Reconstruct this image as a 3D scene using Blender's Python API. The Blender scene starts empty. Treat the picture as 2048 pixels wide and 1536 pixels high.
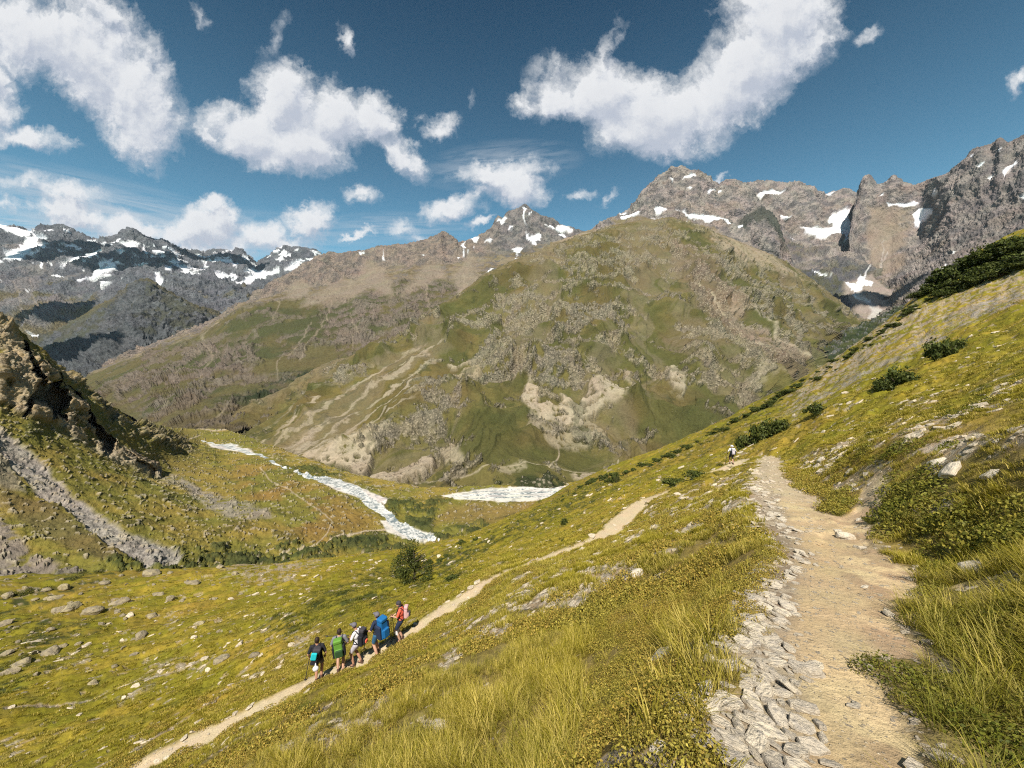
import bpy, bmesh, math, random, time
import numpy as np
from mathutils import Vector, Matrix, Euler
T0 = time.time()
C = bpy.context.scene.collection
scene = bpy.context.scene

# ------------------------------------------------------------------ camera
F = 769.0                      # focal length in pixels of a 2048 wide picture
PITCH = math.radians(4.0)      # camera looks 4 degrees below the horizon
SP, CP = math.sin(PITCH), math.cos(PITCH)
cam_data = bpy.data.cameras.new('camera')
cam_data.sensor_width = 36.0
cam_data.lens = 36.0 * F / 2048.0
cam_data.clip_start = 0.05
cam_data.clip_end = 60000.0
cam = bpy.data.objects.new('camera', cam_data)
cam.rotation_euler = (math.radians(90) - PITCH, 0, 0)
C.objects.link(cam)
scene.camera = cam

# ------------------------------------------------------------------ sun and exposure
SUN_EL = math.radians(52.0)
SUN_VEC = Vector((-0.17 * math.cos(SUN_EL), -0.985 * math.cos(SUN_EL), math.sin(SUN_EL))).normalized()
sun_data = bpy.data.lights.new('sun', 'SUN')
sun_data.energy = 4.9
sun_data.angle = math.radians(0.53)
sun_data.color = (1.0, 0.94, 0.84)
sun = bpy.data.objects.new('sun', sun_data)
sun.rotation_euler = (-SUN_VEC).to_track_quat('-Z', 'Y').to_euler()
C.objects.link(sun)
scene.view_settings.view_transform = 'Standard'
scene.view_settings.look = 'None'
scene.view_settings.exposure = 0.55
scene.view_settings.gamma = 1.0
scene.cycles.use_denoising = False
scene.cycles.filter_width = 1.15
scene.cycles.adaptive_threshold = 0.006
scene.cycles.max_bounces = 5
scene.cycles.diffuse_bounces = 2
scene.cycles.volume_bounces = 0
scene.cycles.transparent_max_bounces = 8

# ------------------------------------------------------------------ node helpers
class NT:
    def __init__(s, tree): s.t = tree; s.n = tree.nodes; s.l = tree.links
    def node(s, kind, **kw):
        n = s.n.new(kind)
        for k, v in kw.items(): setattr(n, k, v)
        return n
    def put(s, sock, val):
        if isinstance(val, bpy.types.NodeSocket): s.l.new(val, sock)
        elif val is not None:
            if sock.type == 'RGBA' and not isinstance(val, (int, float)) and len(val) == 3: val = tuple(val) + (1,)
            sock.default_value = val
    def math(s, op, a, b=None, c=None, clamp=False):
        n = s.node('ShaderNodeMath', operation=op); n.use_clamp = clamp
        s.put(n.inputs[0], a); s.put(n.inputs[1], b)
        if c is not None: s.put(n.inputs[2], c)
        return n.outputs[0]
    def vmath(s, op, a, b=None, scale=None):
        n = s.node('ShaderNodeVectorMath', operation=op)
        s.put(n.inputs[0], a)
        if b is not None: s.put(n.inputs[1], b)
        if scale is not None: s.put(n.inputs['Scale'], scale)
        return n.outputs[1] if op in ('LENGTH', 'DOT_PRODUCT') else n.outputs[0]
    def noise(s, vec, scale, detail=4, rough=0.5, dist=0.0, color=False, lac=2.0):
        n = s.node('ShaderNodeTexNoise')
        s.put(n.inputs['Vector'], vec); n.inputs['Scale'].default_value = scale
        n.inputs['Detail'].default_value = detail; n.inputs['Roughness'].default_value = rough
        n.inputs['Distortion'].default_value = dist; n.inputs['Lacunarity'].default_value = lac
        return n.outputs[1] if color else n.outputs[0]
    def voro(s, vec, scale, feature='F1', out=0, rand=1.0):
        n = s.node('ShaderNodeTexVoronoi', feature=feature)
        s.put(n.inputs['Vector'], vec); n.inputs['Scale'].default_value = scale
        n.inputs['Randomness'].default_value = rand
        return n.outputs[out]
    def ramp(s, fac, lo, hi, a=0.0, b=1.0, smooth=True):
        n = s.node('ShaderNodeMapRange'); n.interpolation_type = 'SMOOTHSTEP' if smooth else 'LINEAR'
        s.put(n.inputs[0], fac); n.inputs[1].default_value = lo; n.inputs[2].default_value = hi
        n.inputs[3].default_value = a; n.inputs[4].default_value = b
        return n.outputs[0]
    def mix(s, fac, a, b, mode='MIX'):
        n = s.node('ShaderNodeMix', data_type='RGBA', blend_type=mode)
        s.put(n.inputs[0], fac); s.put(n.inputs[6], a); s.put(n.inputs[7], b)
        return n.outputs[2]

# ------------------------------------------------------------------ sky: procedural world
world = bpy.data.worlds.new('World')
scene.world = world
world.use_nodes = True
w = NT(world.node_tree)
w.n.clear()
SKY_STRENGTH = 0.085
sky = w.node('ShaderNodeTexSky', sky_type='NISHITA')
sky.sun_disc = False
sky.sun_elevation = SUN_EL
sky.sun_rotation = math.atan2(SUN_VEC.x, SUN_VEC.y)
sky.altitude = 2000.0
sky.air_density = 1.0; sky.dust_density = 0.4; sky.ozone_density = 2.0
geo = w.node('ShaderNodeTexCoord').outputs['Generated']

# clouds are laid out by compass direction: tangent-plane coordinates of the direction round due north
sep = w.node('ShaderNodeSeparateXYZ'); w.put(sep.inputs[0], geo)
ysafe = w.math('MAXIMUM', sep.outputs[1], 0.05)
ca = w.math('DIVIDE', sep.outputs[0], ysafe)
cb = w.math('DIVIDE', sep.outputs[2], ysafe)
comb = w.node('ShaderNodeCombineXYZ'); w.put(comb.inputs[0], ca); w.put(comb.inputs[1], cb)
cvec = comb.outputs[0]

def ab(u, v):
    x = (u - 1024) / F; y = (768 - v) / F
    Y = CP + y * SP; Z = y * CP - SP
    return x / Y, Z / Y
# (u, v, half length, half width, angle, weight)
CLOUDS = [
 (60,60,215,135,0,1.2),(165,120,210,108,38,1.25),(262,190,190,122,66,1.4),(-20,150,90,60,40,1.1),(215,30,100,50,50,.9),(-30,215,110,60,0,1.1),
 (50,275,140,42,8,1.0),(0,180,70,50,60,.8),
 (520,268,165,82,18,1.3),(570,200,98,110,0,1.25),(600,295,150,80,0,1.35),(668,235,98,92,40,1.35),(750,230,74,72,55,1.2),(795,305,110,44,48,1.0),(430,275,70,28,40,.7),
 (700,70,62,24,70,.50),(545,60,110,36,-55,.40),(400,35,60,28,50,.42),(880,262,55,36,-20,.72),(930,215,50,26,-60,.40),
 (1560,45,150,150,0,1.4),(1490,140,225,112,-42,1.45),(1340,225,215,102,-10,1.45),(1200,190,170,92,20,1.35),(1120,200,95,62,0,1.15),(1200,110,110,30,-70,.72),(1640,80,80,50,-50,.9),(1045,218,50,28,0,.72),
 (1735,68,62,26,-35,.48),(2040,150,60,34,-30,.7),(1230,75,80,22,-60,.42),
 (1000,345,150,40,-4,1.05),(1040,375,80,52,0,1.25),(900,418,95,40,-12,1.15),(960,380,80,30,-30,.8),(1155,385,62,22,-20,.6),(1205,400,36,18,-30,.6),(1455,346,36,16,-40,.46),(720,402,62,26,12,.75),(845,240,30,14,0,.3),
 (715,468,62,12,-4,.62),(800,470,55,26,0,.8),(832,485,40,20,0,.7),(960,452,46,18,-25,.8),
 (150,430,130,44,14,1.15),(260,455,130,50,8,1.1),(400,462,130,58,0,1.25),(440,440,60,50,0,1.1),(520,485,120,42,0,1.1),(620,450,72,50,-20,1.2),(560,490,120,30,0,1.0),(350,500,300,32,4,.95),
 (120,385,230,34,10,.72),(0,405,160,22,8,.6),
]
grp = bpy.data.node_groups.new('cloud_field', 'ShaderNodeTree')
grp.interface.new_socket('Vector', in_out='INPUT', socket_type='NodeSocketVector')
grp.interface.new_socket('Value', in_out='OUTPUT', socket_type='NodeSocketFloat')
g = NT(grp)
gi = g.node('NodeGroupInput'); go = g.node('NodeGroupOutput')
# warp the layout with noise so that outlines are ragged
wn = g.noise(gi.outputs[0], 3.6, 6, 0.62, color=True)
wv = g.vmath('SCALE', g.vmath('SUBTRACT', wn, (0.5, 0.5, 0.5)), scale=0.15)
wn2 = g.noise(gi.outputs[0], 20.0, 6, 0.7, color=True)
wv2 = g.vmath('SCALE', g.vmath('SUBTRACT', wn2, (0.5, 0.5, 0.5)), scale=0.07)
pv = g.vmath('ADD', g.vmath('ADD', gi.outputs[0], wv), wv2)
acc = None
for (u, v, L, W, ang, wt) in CLOUDS:
    a0, b0 = ab(u, v)
    k = 1.0 / F
    mp = g.node('ShaderNodeMapping', vector_type='TEXTURE')
    g.put(mp.inputs['Vector'], pv)
    mp.inputs['Location'].default_value = (a0, b0, 0)
    mp.inputs['Rotation'].default_value = (0, 0, -math.radians(ang))
    mp.inputs['Scale'].default_value = (L * k, W * k, 1)
    gr = g.node('ShaderNodeTexGradient', gradient_type='SPHERICAL')
    g.put(gr.inputs[0], mp.outputs[0])
    val = g.math('MULTIPLY', gr.outputs[1], wt)
    acc = val if acc is None else g.math('SMOOTH_MAX', acc, val, 0.18)
fb = g.noise(g.vmath('ADD', gi.outputs[0], wv2), 11.0, 10, 0.64, 0.25)
fb2 = g.noise(gi.outputs[0], 4.2, 3, 0.5)
fbm = g.math('ADD', g.math('MULTIPLY', g.math('SUBTRACT', fb, 0.5), 1.45), g.math('MULTIPLY', g.math('SUBTRACT', fb2, 0.5), 0.5))
# the field only bites where a cloud is laid out
dens = g.math('ADD', acc, g.math('MULTIPLY', fbm, g.ramp(acc, 0.05, 0.40)))
g.put(go.inputs[0], dens)
def field(vec):
    n = w.node('ShaderNodeGroup'); n.node_tree = grp; w.put(n.inputs[0], vec); return n.outputs[0]
d0 = field(cvec)
d1 = field(w.vmath('ADD', cvec, (-0.012, 0.03, 0)))
alpha = w.ramp(d0, 0.20, 0.74, smooth=False)
core = w.ramp(d0, 0.55, 1.5)
lit = w.ramp(w.math('ADD', w.math('SUBTRACT', d0, d1), w.math('MULTIPLY', w.math('SUBTRACT', w.noise(cvec, 7.0, 4, .55), .5), .5)), -0.40, 0.34)
cl = w.mix(lit, (0.355, 0.385, 0.45), (0.60, 0.605, 0.615))
cl = w.mix(w.math('MULTIPLY', core, 0.30), cl, (0.42, 0.435, 0.48))
cl = w.mix(w.ramp(d0, 0.2, 0.55, 0.35, 0.0), cl, (0.26, 0.36, 0.45))
front = w.ramp(sep.outputs[1], 0.10, 0.25)
above = w.ramp(sep.outputs[2], -0.02, 0.05)
alpha = w.math('MULTIPLY', w.math('MULTIPLY', alpha, front), above)
skyc = w.mix(w.ramp(sep.outputs[2], 0.12, 0.72, smooth=False), (0.93, 1.45, 1.24), (0.08, 0.31, 0.38))
skyc = w.mix(1.0, sky.outputs[0], skyc, 'MULTIPLY')
skyc = w.mix(1.0, skyc, (SKY_STRENGTH,) * 3, 'MULTIPLY')
# thin veils low over the left range
for (u, v, L, W, ang, wt) in [(170, 400, 420, 60, 12, .75), (60, 455, 330, 60, 4, .8), (400, 470, 380, 60, 2, .7), (1000, 330, 170, 50, -6, .6), (790, 455, 170, 34, 0, .5)]:
    a0, b0 = ab(u, v)
    mp = w.node('ShaderNodeMapping', vector_type='TEXTURE'); w.put(mp.inputs['Vector'], cvec)
    mp.inputs['Location'].default_value = (a0, b0, 0); mp.inputs['Rotation'].default_value = (0, 0, -math.radians(ang)); mp.inputs['Scale'].default_value = (L / F, W / F, 1)
    gr = w.node('ShaderNodeTexGradient', gradient_type='SPHERICAL'); w.put(gr.inputs[0], mp.outputs[0])
    st_ = w.ramp(w.noise(w.vmath('MULTIPLY', mp.outputs[0], (1.0, 2.2, 1)), 1.6, 6, .6, .5), .32, .62)
    ve = w.math('MULTIPLY', w.math('MULTIPLY', w.math('MULTIPLY', gr.outputs[1], st_), wt), above)
    skyc = w.mix(ve, skyc, (0.44, 0.47, 0.51))
bgc = w.mix(w.math('MULTIPLY', alpha, 0.97), skyc, cl)
bg = w.node('ShaderNodeBackground'); w.put(bg.inputs[0], bgc); bg.inputs[1].default_value = 1.0
wo = w.node('ShaderNodeOutputWorld'); w.l.new(bg.outputs[0], wo.inputs[0])
world.cycles.sampling_method = 'MANUAL'; world.cycles.sample_map_resolution = 512

# ------------------------------------------------------------------ numpy noise
_perm = np.random.RandomState(7).permutation(256).astype(np.int32)
_perm = np.concatenate([_perm, _perm, _perm])
_g3 = np.random.RandomState(3).normal(size=(256, 3)); _g3 /= np.linalg.norm(_g3, axis=1)[:, None]
_g3 = _g3.astype(np.float32)
def pnoise(P):
    P = np.asarray(P, dtype=np.float64)
    shp = P.shape[:-1]; P = P.reshape(-1, 3); out = np.empty(len(P), np.float32)
    for s in range(0, len(P), 200000):
        Q = P[s:s + 200000]; I = np.floor(Q).astype(np.int64); fr = (Q - I).astype(np.float32); I = (I & 255).astype(np.int32)
        w3 = fr * fr * fr * (fr * (fr * 6 - 15) + 10)
        r = None
        res = 0
        for dx in (0, 1):
            px = _perm[I[:, 0] + dx]; wx = w3[:, 0] if dx else 1 - w3[:, 0]
            for dy in (0, 1):
                py = _perm[px + I[:, 1] + dy]; wy = wx * (w3[:, 1] if dy else 1 - w3[:, 1])
                for dz in (0, 1):
                    gr = _g3[_perm[py + I[:, 2] + dz]]
                    d = gr[:, 0] * (fr[:, 0] - dx) + gr[:, 1] * (fr[:, 1] - dy) + gr[:, 2] * (fr[:, 2] - dz)
                    res = res + d * wy * (w3[:, 2] if dz else 1 - w3[:, 2])
        out[s:s + 200000] = res * 1.6
    return out.reshape(shp)
def fbm(P, sc, oct=5, gain=0.5, lac=2.03, seed=0.0):
    P = np.asarray(P) / sc + seed * 17.31; a = 1.0; r = 0
    for i in range(oct):
        r = r + a * pnoise(P); P = P * lac + 5.7; a *= gain
    return r
def ridged(P, sc, oct=5, gain=0.5, lac=2.05, seed=0.0):
    P = np.asarray(P) / sc + seed * 13.7; a = 1.0; r = 0; wgt = 1.0
    for i in range(oct):
        n = 1 - np.abs(pnoise(P)) * 1.6; n = np.clip(n, 0, 1) ** 2
        r = r + a * n * wgt; wgt = np.clip(n * 1.6, 0, 1); P = P * lac + 3.1; a *= gain
    return r
def sst(x, a, b):
    t = np.clip((x - a) / (b - a), 0, 1); return t * t * (3 - 2 * t)

# ------------------------------------------------------------------ rays of the survey pictures
def ray(u, v):
    x = (np.asarray(u, float) - 1024) / F; y = (768 - np.asarray(v, float)) / F
    return np.stack([x, CP + y * SP + 0 * x, y * CP - SP + 0 * x], -1)
def P3(u, v, d): return ray(u, v) * np.asarray(d, float)[..., None]
def proj(P):
    P = np.asarray(P); dep = P[..., 1] * CP - P[..., 2] * SP; up = P[..., 1] * SP + P[..., 2] * CP
    dep = np.where(np.abs(dep) < 1e-3, 1e-3, dep)
    return 1024 + F * P[..., 0] / dep, 768 - F * up / dep, dep
def pip(poly, U, V):
    """signed distance (pixels, + inside) of points to a polygon"""
    poly = np.array(poly, float); U = np.asarray(U); V = np.asarray(V)
    out = np.full(U.shape, -1e3, np.float32)
    m = 40
    sel = (U > poly[:, 0].min() - m) & (U < poly[:, 0].max() + m) & (V > poly[:, 1].min() - m) & (V < poly[:, 1].max() + m)
    if not sel.any(): return out
    x = U[sel]; y = V[sel]; ins = np.zeros(x.shape, bool); dm = np.full(x.shape, 1e9)
    n = len(poly)
    for i in range(n):
        x1, y1 = poly[i]; x2, y2 = poly[(i + 1) % n]
        if y1 != y2:
            c = ((y1 > y) != (y2 > y)) & (x < (x2 - x1) * (y - y1) / (y2 - y1) + x1); ins ^= c
        dx, dy = x2 - x1, y2 - y1; L = dx * dx + dy * dy + 1e-9
        t = np.clip(((x - x1) * dx + (y - y1) * dy) / L, 0, 1)
        dm = np.minimum(dm, (x - x1 - t * dx) ** 2 + (y - y1 - t * dy) ** 2)
    dm = np.sqrt(dm); out[sel] = np.where(ins, dm, -dm)
    return out
def pline(pts, U, V):
    """distance to a polyline whose points carry a half width: returns width - distance"""
    pts = np.array(pts, float); best = np.full(np.shape(U), -1e3, np.float32)
    x0, x1_, y0, y1_ = pts[:, 0].min() - 60, pts[:, 0].max() + 60, pts[:, 1].min() - 60, pts[:, 1].max() + 60
    sel = (U > x0) & (U < x1_) & (V > y0) & (V < y1_)
    if not sel.any(): return best
    x = U[sel]; y = V[sel]; b = np.full(x.shape, -1e3)
    for i in range(len(pts) - 1):
        ax, ay, aw = pts[i]; bx, by, bw = pts[i + 1]
        dx, dy = bx - ax, by - ay; L = dx * dx + dy * dy + 1e-9
        t = np.clip(((x - ax) * dx + (y - ay) * dy) / L, 0, 1)
        d = np.sqrt((x - ax - t * dx) ** 2 + (y - ay - t * dy) ** 2)
        b = np.maximum(b, aw + (bw - aw) * t - d)
    best[sel] = b
    return best

# ------------------------------------------------------------------ mesh building
def mesh_np(name, V, Fq, mats, smooth=True, attrs=None, mat_idx=None, link=True):
    me = bpy.data.meshes.new(name)
    V = np.ascontiguousarray(V, np.float32).reshape(-1, 3)
    Fq = np.ascontiguousarray(Fq, np.int32); k = Fq.shape[1]
    me.vertices.add(len(V)); me.vertices.foreach_set('co', V.ravel())
    me.loops.add(Fq.size); me.loops.foreach_set('vertex_index', Fq.ravel())
    me.polygons.add(len(Fq)); me.polygons.foreach_set('loop_start', np.arange(0, Fq.size, k, dtype=np.int32))
    me.polygons.foreach_set('loop_total', np.full(len(Fq), k, np.int32))
    if smooth: me.polygons.foreach_set('use_smooth', np.ones(len(Fq), bool))
    for m in (mats if isinstance(mats, (list, tuple)) else [mats]): me.materials.append(m)
    if mat_idx is not None: me.polygons.foreach_set('material_index', np.ascontiguousarray(mat_idx, np.int32))
    for an, av in (attrs or {}).items():
        av = np.asarray(av, np.float32)
        if av.ndim == 2:
            if av.shape[1] == 3: av = np.concatenate([av, np.ones((len(av), 1), np.float32)], 1)
            at = me.attributes.new(an, 'FLOAT_COLOR', 'POINT'); at.data.foreach_set('color', np.ascontiguousarray(av).ravel())
        else:
            at = me.attributes.new(an, 'FLOAT', 'POINT'); at.data.foreach_set('value', av)
    me.update(calc_edges=True); me.validate()
    o = bpy.data.objects.new(name, me)
    if link: C.objects.link(o)
    return o
def grid_faces(nu, nv):
    i = np.arange(nu * nv).reshape(nv, nu)
    return np.stack([i[:-1, :-1], i[:-1, 1:], i[1:, 1:], i[1:, :-1]], -1).reshape(-1, 4)
def hermite(K, n_per):
    """K: rows x cols control values, monotone-ish cubic through rows; n_per: samples per gap"""
    R = K.shape[0]; D = np.diff(K, axis=0); Tn = np.zeros_like(K)
    Tn[0] = D[0]; Tn[-1] = D[-1]
    if R > 2:
        a, b = D[:-1], D[1:]
        Tn[1:-1] = np.where(a * b > 0, 2 * a * b / np.where(np.abs(a + b) < 1e-9, 1, a + b), 0)
    out = []
    for k in range(R - 1):
        t = (np.arange(n_per[k]) / n_per[k])[:, None]
        h00 = 2 * t**3 - 3 * t**2 + 1; h10 = t**3 - 2 * t**2 + t; h01 = -2 * t**3 + 3 * t**2; h11 = t**3 - t**2
        out.append(h00 * K[k] + h10 * Tn[k] + h01 * K[k + 1] + h11 * Tn[k + 1])
    out.append(K[-1:])
    return np.concatenate(out, 0)
def surface(rows, u0, u1, du, n_per):
    """rows: lists of (u, v, depth), near to far. Returns world points, and per-vertex u, v, row parameter"""
    us = np.arange(u0, u1 + du, du)
    KV = []; KD = []
    for r in rows:
        r = np.array(r, float)
        KV.append(np.interp(us, r[:, 0], r[:, 1])); KD.append(np.log(np.interp(us, r[:, 0], r[:, 2])))
    KV = np.array(KV); KD = np.array(KD)
    Vv = hermite(KV, n_per); Dd = np.exp(hermite(KD, n_per))
    tt = hermite(np.repeat(np.arange(len(rows), dtype=float)[:, None], len(us), 1), n_per)
    UU = np.broadcast_to(us, Vv.shape)
    return P3(UU, Vv, Dd), UU, Vv, tt
def normals(P):
    a = np.gradient(P, axis=1); b = np.gradient(P, axis=0)
    n = np.cross(a, b); n /= np.linalg.norm(n, axis=-1)[..., None] + 1e-9
    return n
def mixc(a, b, t):
    t = np.asarray(t)[..., None]; return np.asarray(a) * (1 - t) + np.asarray(b) * t
def tag(o, label=None, cat=None, group=None, kind=None):
    if label: o['label'] = label
    if cat: o['category'] = cat
    if group: o['group'] = group
    if kind: o['kind'] = kind
    return o
# ------------------------------------------------------------------ materials for ground and rock
def surf_mat(name, fine, bump_d, spec=0.15, rough=0.95, speck=0.0, contrast=0.5, bump_fine=0.5):
    m = bpy.data.materials.new(name); m.use_nodes = True
    t = NT(m.node_tree); t.n.clear()
    col = t.node('ShaderNodeAttribute', attribute_name='Col').outputs[0]
    rk = t.node('ShaderNodeAttribute', attribute_name='rock').outputs[2]
    pos = t.node('ShaderNodeTexCoord').outputs['Object']
    n1 = t.noise(pos, 1.0 / fine, 6, 0.65)
    n2 = t.noise(pos, 1.0 / (fine * 6), 4, 0.6)
    n3 = t.noise(t.vmath('MULTIPLY', pos, (1, 1, 2.5)), 1.0 / (fine * 0.3), 3, 0.7)
    var = t.math('ADD', t.math('MULTIPLY', t.math('SUBTRACT', n1, 0.5), contrast * 2.2), t.math('ADD', t.math('MULTIPLY', t.math('SUBTRACT', n2, 0.5), contrast), 1.0))
    var = t.math('ADD', var, t.math('MULTIPLY', t.math('SUBTRACT', n3, 0.5), contrast * 1.4))
    n4 = t.noise(t.vmath('MULTIPLY', pos, (1, 1, .25)), 1.0 / (fine * 1.6), 5, 0.65)
    var = t.math('ADD', var, t.math('MULTIPLY', t.math('MULTIPLY', t.math('SUBTRACT', n4, 0.5), rk), contrast * 2.4))
    var = t.math('MAXIMUM', var, 0.22)
    sc = t.node('ShaderNodeCombineColor')
    for i in range(3): t.put(sc.inputs[i], var)
    c2 = t.mix(1.0, col, sc.outputs[0], 'MULTIPLY')
    # hue drift
    nh = t.noise(pos, 1.0 / (fine * 14), 3, 0.5, color=True)
    c3 = t.mix(0.09, c2, t.mix(1.0, c2, t.vmath('MULTIPLY', nh, (2.1, 2.0, 1.9)), 'MULTIPLY'))
    if speck > 0:
        wv_ = t.vmath('ADD', pos, t.vmath('SCALE', t.vmath('SUBTRACT', t.noise(pos, 1.0 / fine, 3, .6, color=True), (.5, .5, .5)), scale=fine * 1.2))
        vo = t.voro(wv_, 1.0 / (fine * 1.5)); vo2 = t.voro(wv_, 1.0 / (fine * 0.7))
        pr = t.math('ADD', rk, t.math('MULTIPLY', t.math('SUBTRACT', t.noise(pos, 1.0 / (fine * 13), 5, 0.65), 0.5), 2.2))
        s1 = t.math('MULTIPLY', t.ramp(vo, 0.22, 0.42, 1.0, 0.0), t.ramp(pr, 0.45, 0.75))
        s2 = t.math('MULTIPLY', t.ramp(vo2, 0.18, 0.34, 0.8, 0.0), t.ramp(pr, 0.22, 0.6))
        sp = t.math('MAXIMUM', s1, s2)
        c3 = t.mix(t.math('MULTIPLY', sp, speck), c3, t.mix(t.noise(pos, 1.0 / (fine * 20), 2, .5), (0.40, 0.335, 0.22), (0.34, 0.30, 0.24)))
    b = t.node('ShaderNodeBsdfPrincipled'); t.put(b.inputs['Base Color'], c3)
    b.inputs['Roughness'].default_value = rough; b.inputs['Specular IOR Level'].default_value = spec
    hgt = t.math('ADD', t.math('MULTIPLY', n1, 1.0), t.math('ADD', t.math('MULTIPLY', n3, 0.45), t.math('MULTIPLY', t.math('MULTIPLY', n4, rk), 1.3)))
    vor = t.voro(pos, 1.0 / (fine * 1.1), 'F1')
    hgt = t.math('ADD', hgt, t.math('MULTIPLY', t.math('MULTIPLY', vor, rk), 1.2))
    bp = t.node('ShaderNodeBump'); bp.inputs['Strength'].default_value = bump_fine; bp.inputs['Distance'].default_value = bump_d
    t.put(bp.inputs['Height'], hgt); t.l.new(bp.outputs[0], b.inputs['Normal'])
    o = t.node('ShaderNodeOutputMaterial'); t.l.new(b.outputs[0], o.inputs[0])
    return m

GREEN = (0.066, 0.066, 0.021); GREEN_D = (0.030, 0.040, 0.014); OLIVE = (0.115, 0.092, 0.030); DRY = (0.17, 0.125, 0.045)
RUST = (0.16, 0.095, 0.040); ROCK = (0.21, 0.175, 0.135); ROCK_D = (0.080, 0.083, 0.092); ROCK_G = (0.130, 0.133, 0.142)  # dark and grey rock lean blue: distance haze tinted into the colour
SCREE = (0.36, 0.305, 0.215); SCREE_G = (0.27, 0.235, 0.20); SNOW = (0.82, 0.83, 0.85); PINKISH = (0.23, 0.165, 0.13)

def warp(P, U, V, sc, amp):
    a = fbm(P, sc, 4, 0.6, seed=1.0) * amp; b = fbm(P, sc, 4, 0.6, seed=2.0) * amp
    return U + a, V + b

def finish(name, P, col, rock, mat, kind='structure', mat_idx=None, mats=None):
    nv, nu = P.shape[:2]
    F4 = grid_faces(nu, nv)
    o = mesh_np(name, P.reshape(-1, 3), F4, mat, attrs={'Col': col.reshape(-1, 3), 'rock': rock.ravel()})
    return tag(o, kind=kind)

# =================================================================== far left snow mountains
def build_far(name, rows, u0, u1, du, npg, sc, amp, colfn, mat, extra=None, back=(60, 1.3)):
    crest = np.array(rows[-1], float)
    b = [(u, v + back[0], d * back[1]) for u, v, d in crest]
    b2 = [(u, v + back[0] * 4, d * back[1] * 1.15) for u, v, d in crest]
    rows = rows + [b, b2]; npg = list(npg) + [24, 10]
    P, U, V, t = surface(rows, u0, u1, du, npg)
    N = normals(P); N = np.where((N * P).sum(-1, keepdims=True) > 0, -N, N)
    nr = len(rows)
    body = sst(t, 0.0, 0.25)
    # vertical gullies and ribs: noise squeezed along the vertical
    Q = P * np.array([1, 1, 0.45])
    r1 = ridged(Q, sc, 6, 0.55, seed=3.0) - 0.9
    r2 = fbm(P, sc * 0.35, 5, 0.6, seed=4.0)
    r3 = ridged(P, sc * 0.12, 4, 0.6, seed=5.0) - 0.8
    rockw, colr = colfn(P, U, V, t, N)
    near_crest = np.exp(-((t - (nr - 3)) / 0.12) ** 2)
    sn_ = sst(colr[..., 2], 0.5, 0.7)
    disp = amp * (r1 * 0.9 + r2 * 0.45 + r3 * 0.34) * (0.25 + 0.75 * rockw) * (1 - 0.55 * near_crest) * (1 - 0.75 * sn_)
    P2 = P + N * disp[..., None]
    P2[..., 2] += amp * 0.16 * near_crest * rockw * (ridged(P, sc * 0.22, 4, 0.6, seed=9.0) - 0.9)
    if extra is not None: P2 = extra(P2, P, U, V, t, N)
    return P2, U, V, t, N, rockw, colr

def paint(col, rock, U, V, polys, color, soft=1.5, rockv=0.0):
    for pl in polys:
        m = sst(pip(pl, U, V), -soft, soft)
        col = mixc(col, color, m); rock = rock * (1 - m) + rockv * m
    return col, rock
def paint_lines(col, rock, U, V, lines, color, soft=1.2, rockv=0.0, k=1.0):
    for ln in lines:
        m = sst(pline(ln, U, V), -soft, soft) * k
        col = mixc(col, color, m); rock = rock * (1 - m) + rockv * m
    return col, rock

m_far = surf_mat('alpine_rock_far', 14.0, 9.0, contrast=0.50, bump_fine=1.0)
m_mid = surf_mat('alpine_rock_mid', 6.0, 4.0, contrast=0.50, bump_fine=1.0)

# -- E: glacier range far to the left
E_rows = [
 [(-500,820,2300),(0,730,2500),(170,770,2000),(300,740,2300),(450,670,2600),(520,650,2800),(700,620,3000)],
 [(-500,600,3300),(0,580,3300),(150,600,3200),(300,560,3300),(450,590,3300),(520,600,3400),(700,560,3600)],
 [(-500,500,4200),(0,500,4200),(150,510,4200),(260,520,4000),(330,530,4000),(450,545,4300),(520,560,4600),(700,530,4600)],
 [(-500,455,5000),(-100,450,5000),(0,449,5000),(40,455,5000),(60,462,5000),(85,452,5000),(125,451,5000),(150,466,5000),(185,482,5000),(215,480,5000),(250,462,4800),(265,459,4800),(280,468,4800),(300,476,4800),(335,483,4800),(352,497,5000),(372,500,5600),(410,507,5600),(430,501,5600),(480,502,5600),(500,515,5600),(512,530,5600),(525,521,5600),(550,502,5600),(565,492,5600),(585,498,5600),(605,497,5600),(630,498,5600),(645,512,5600),(700,520,5600)]]
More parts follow.
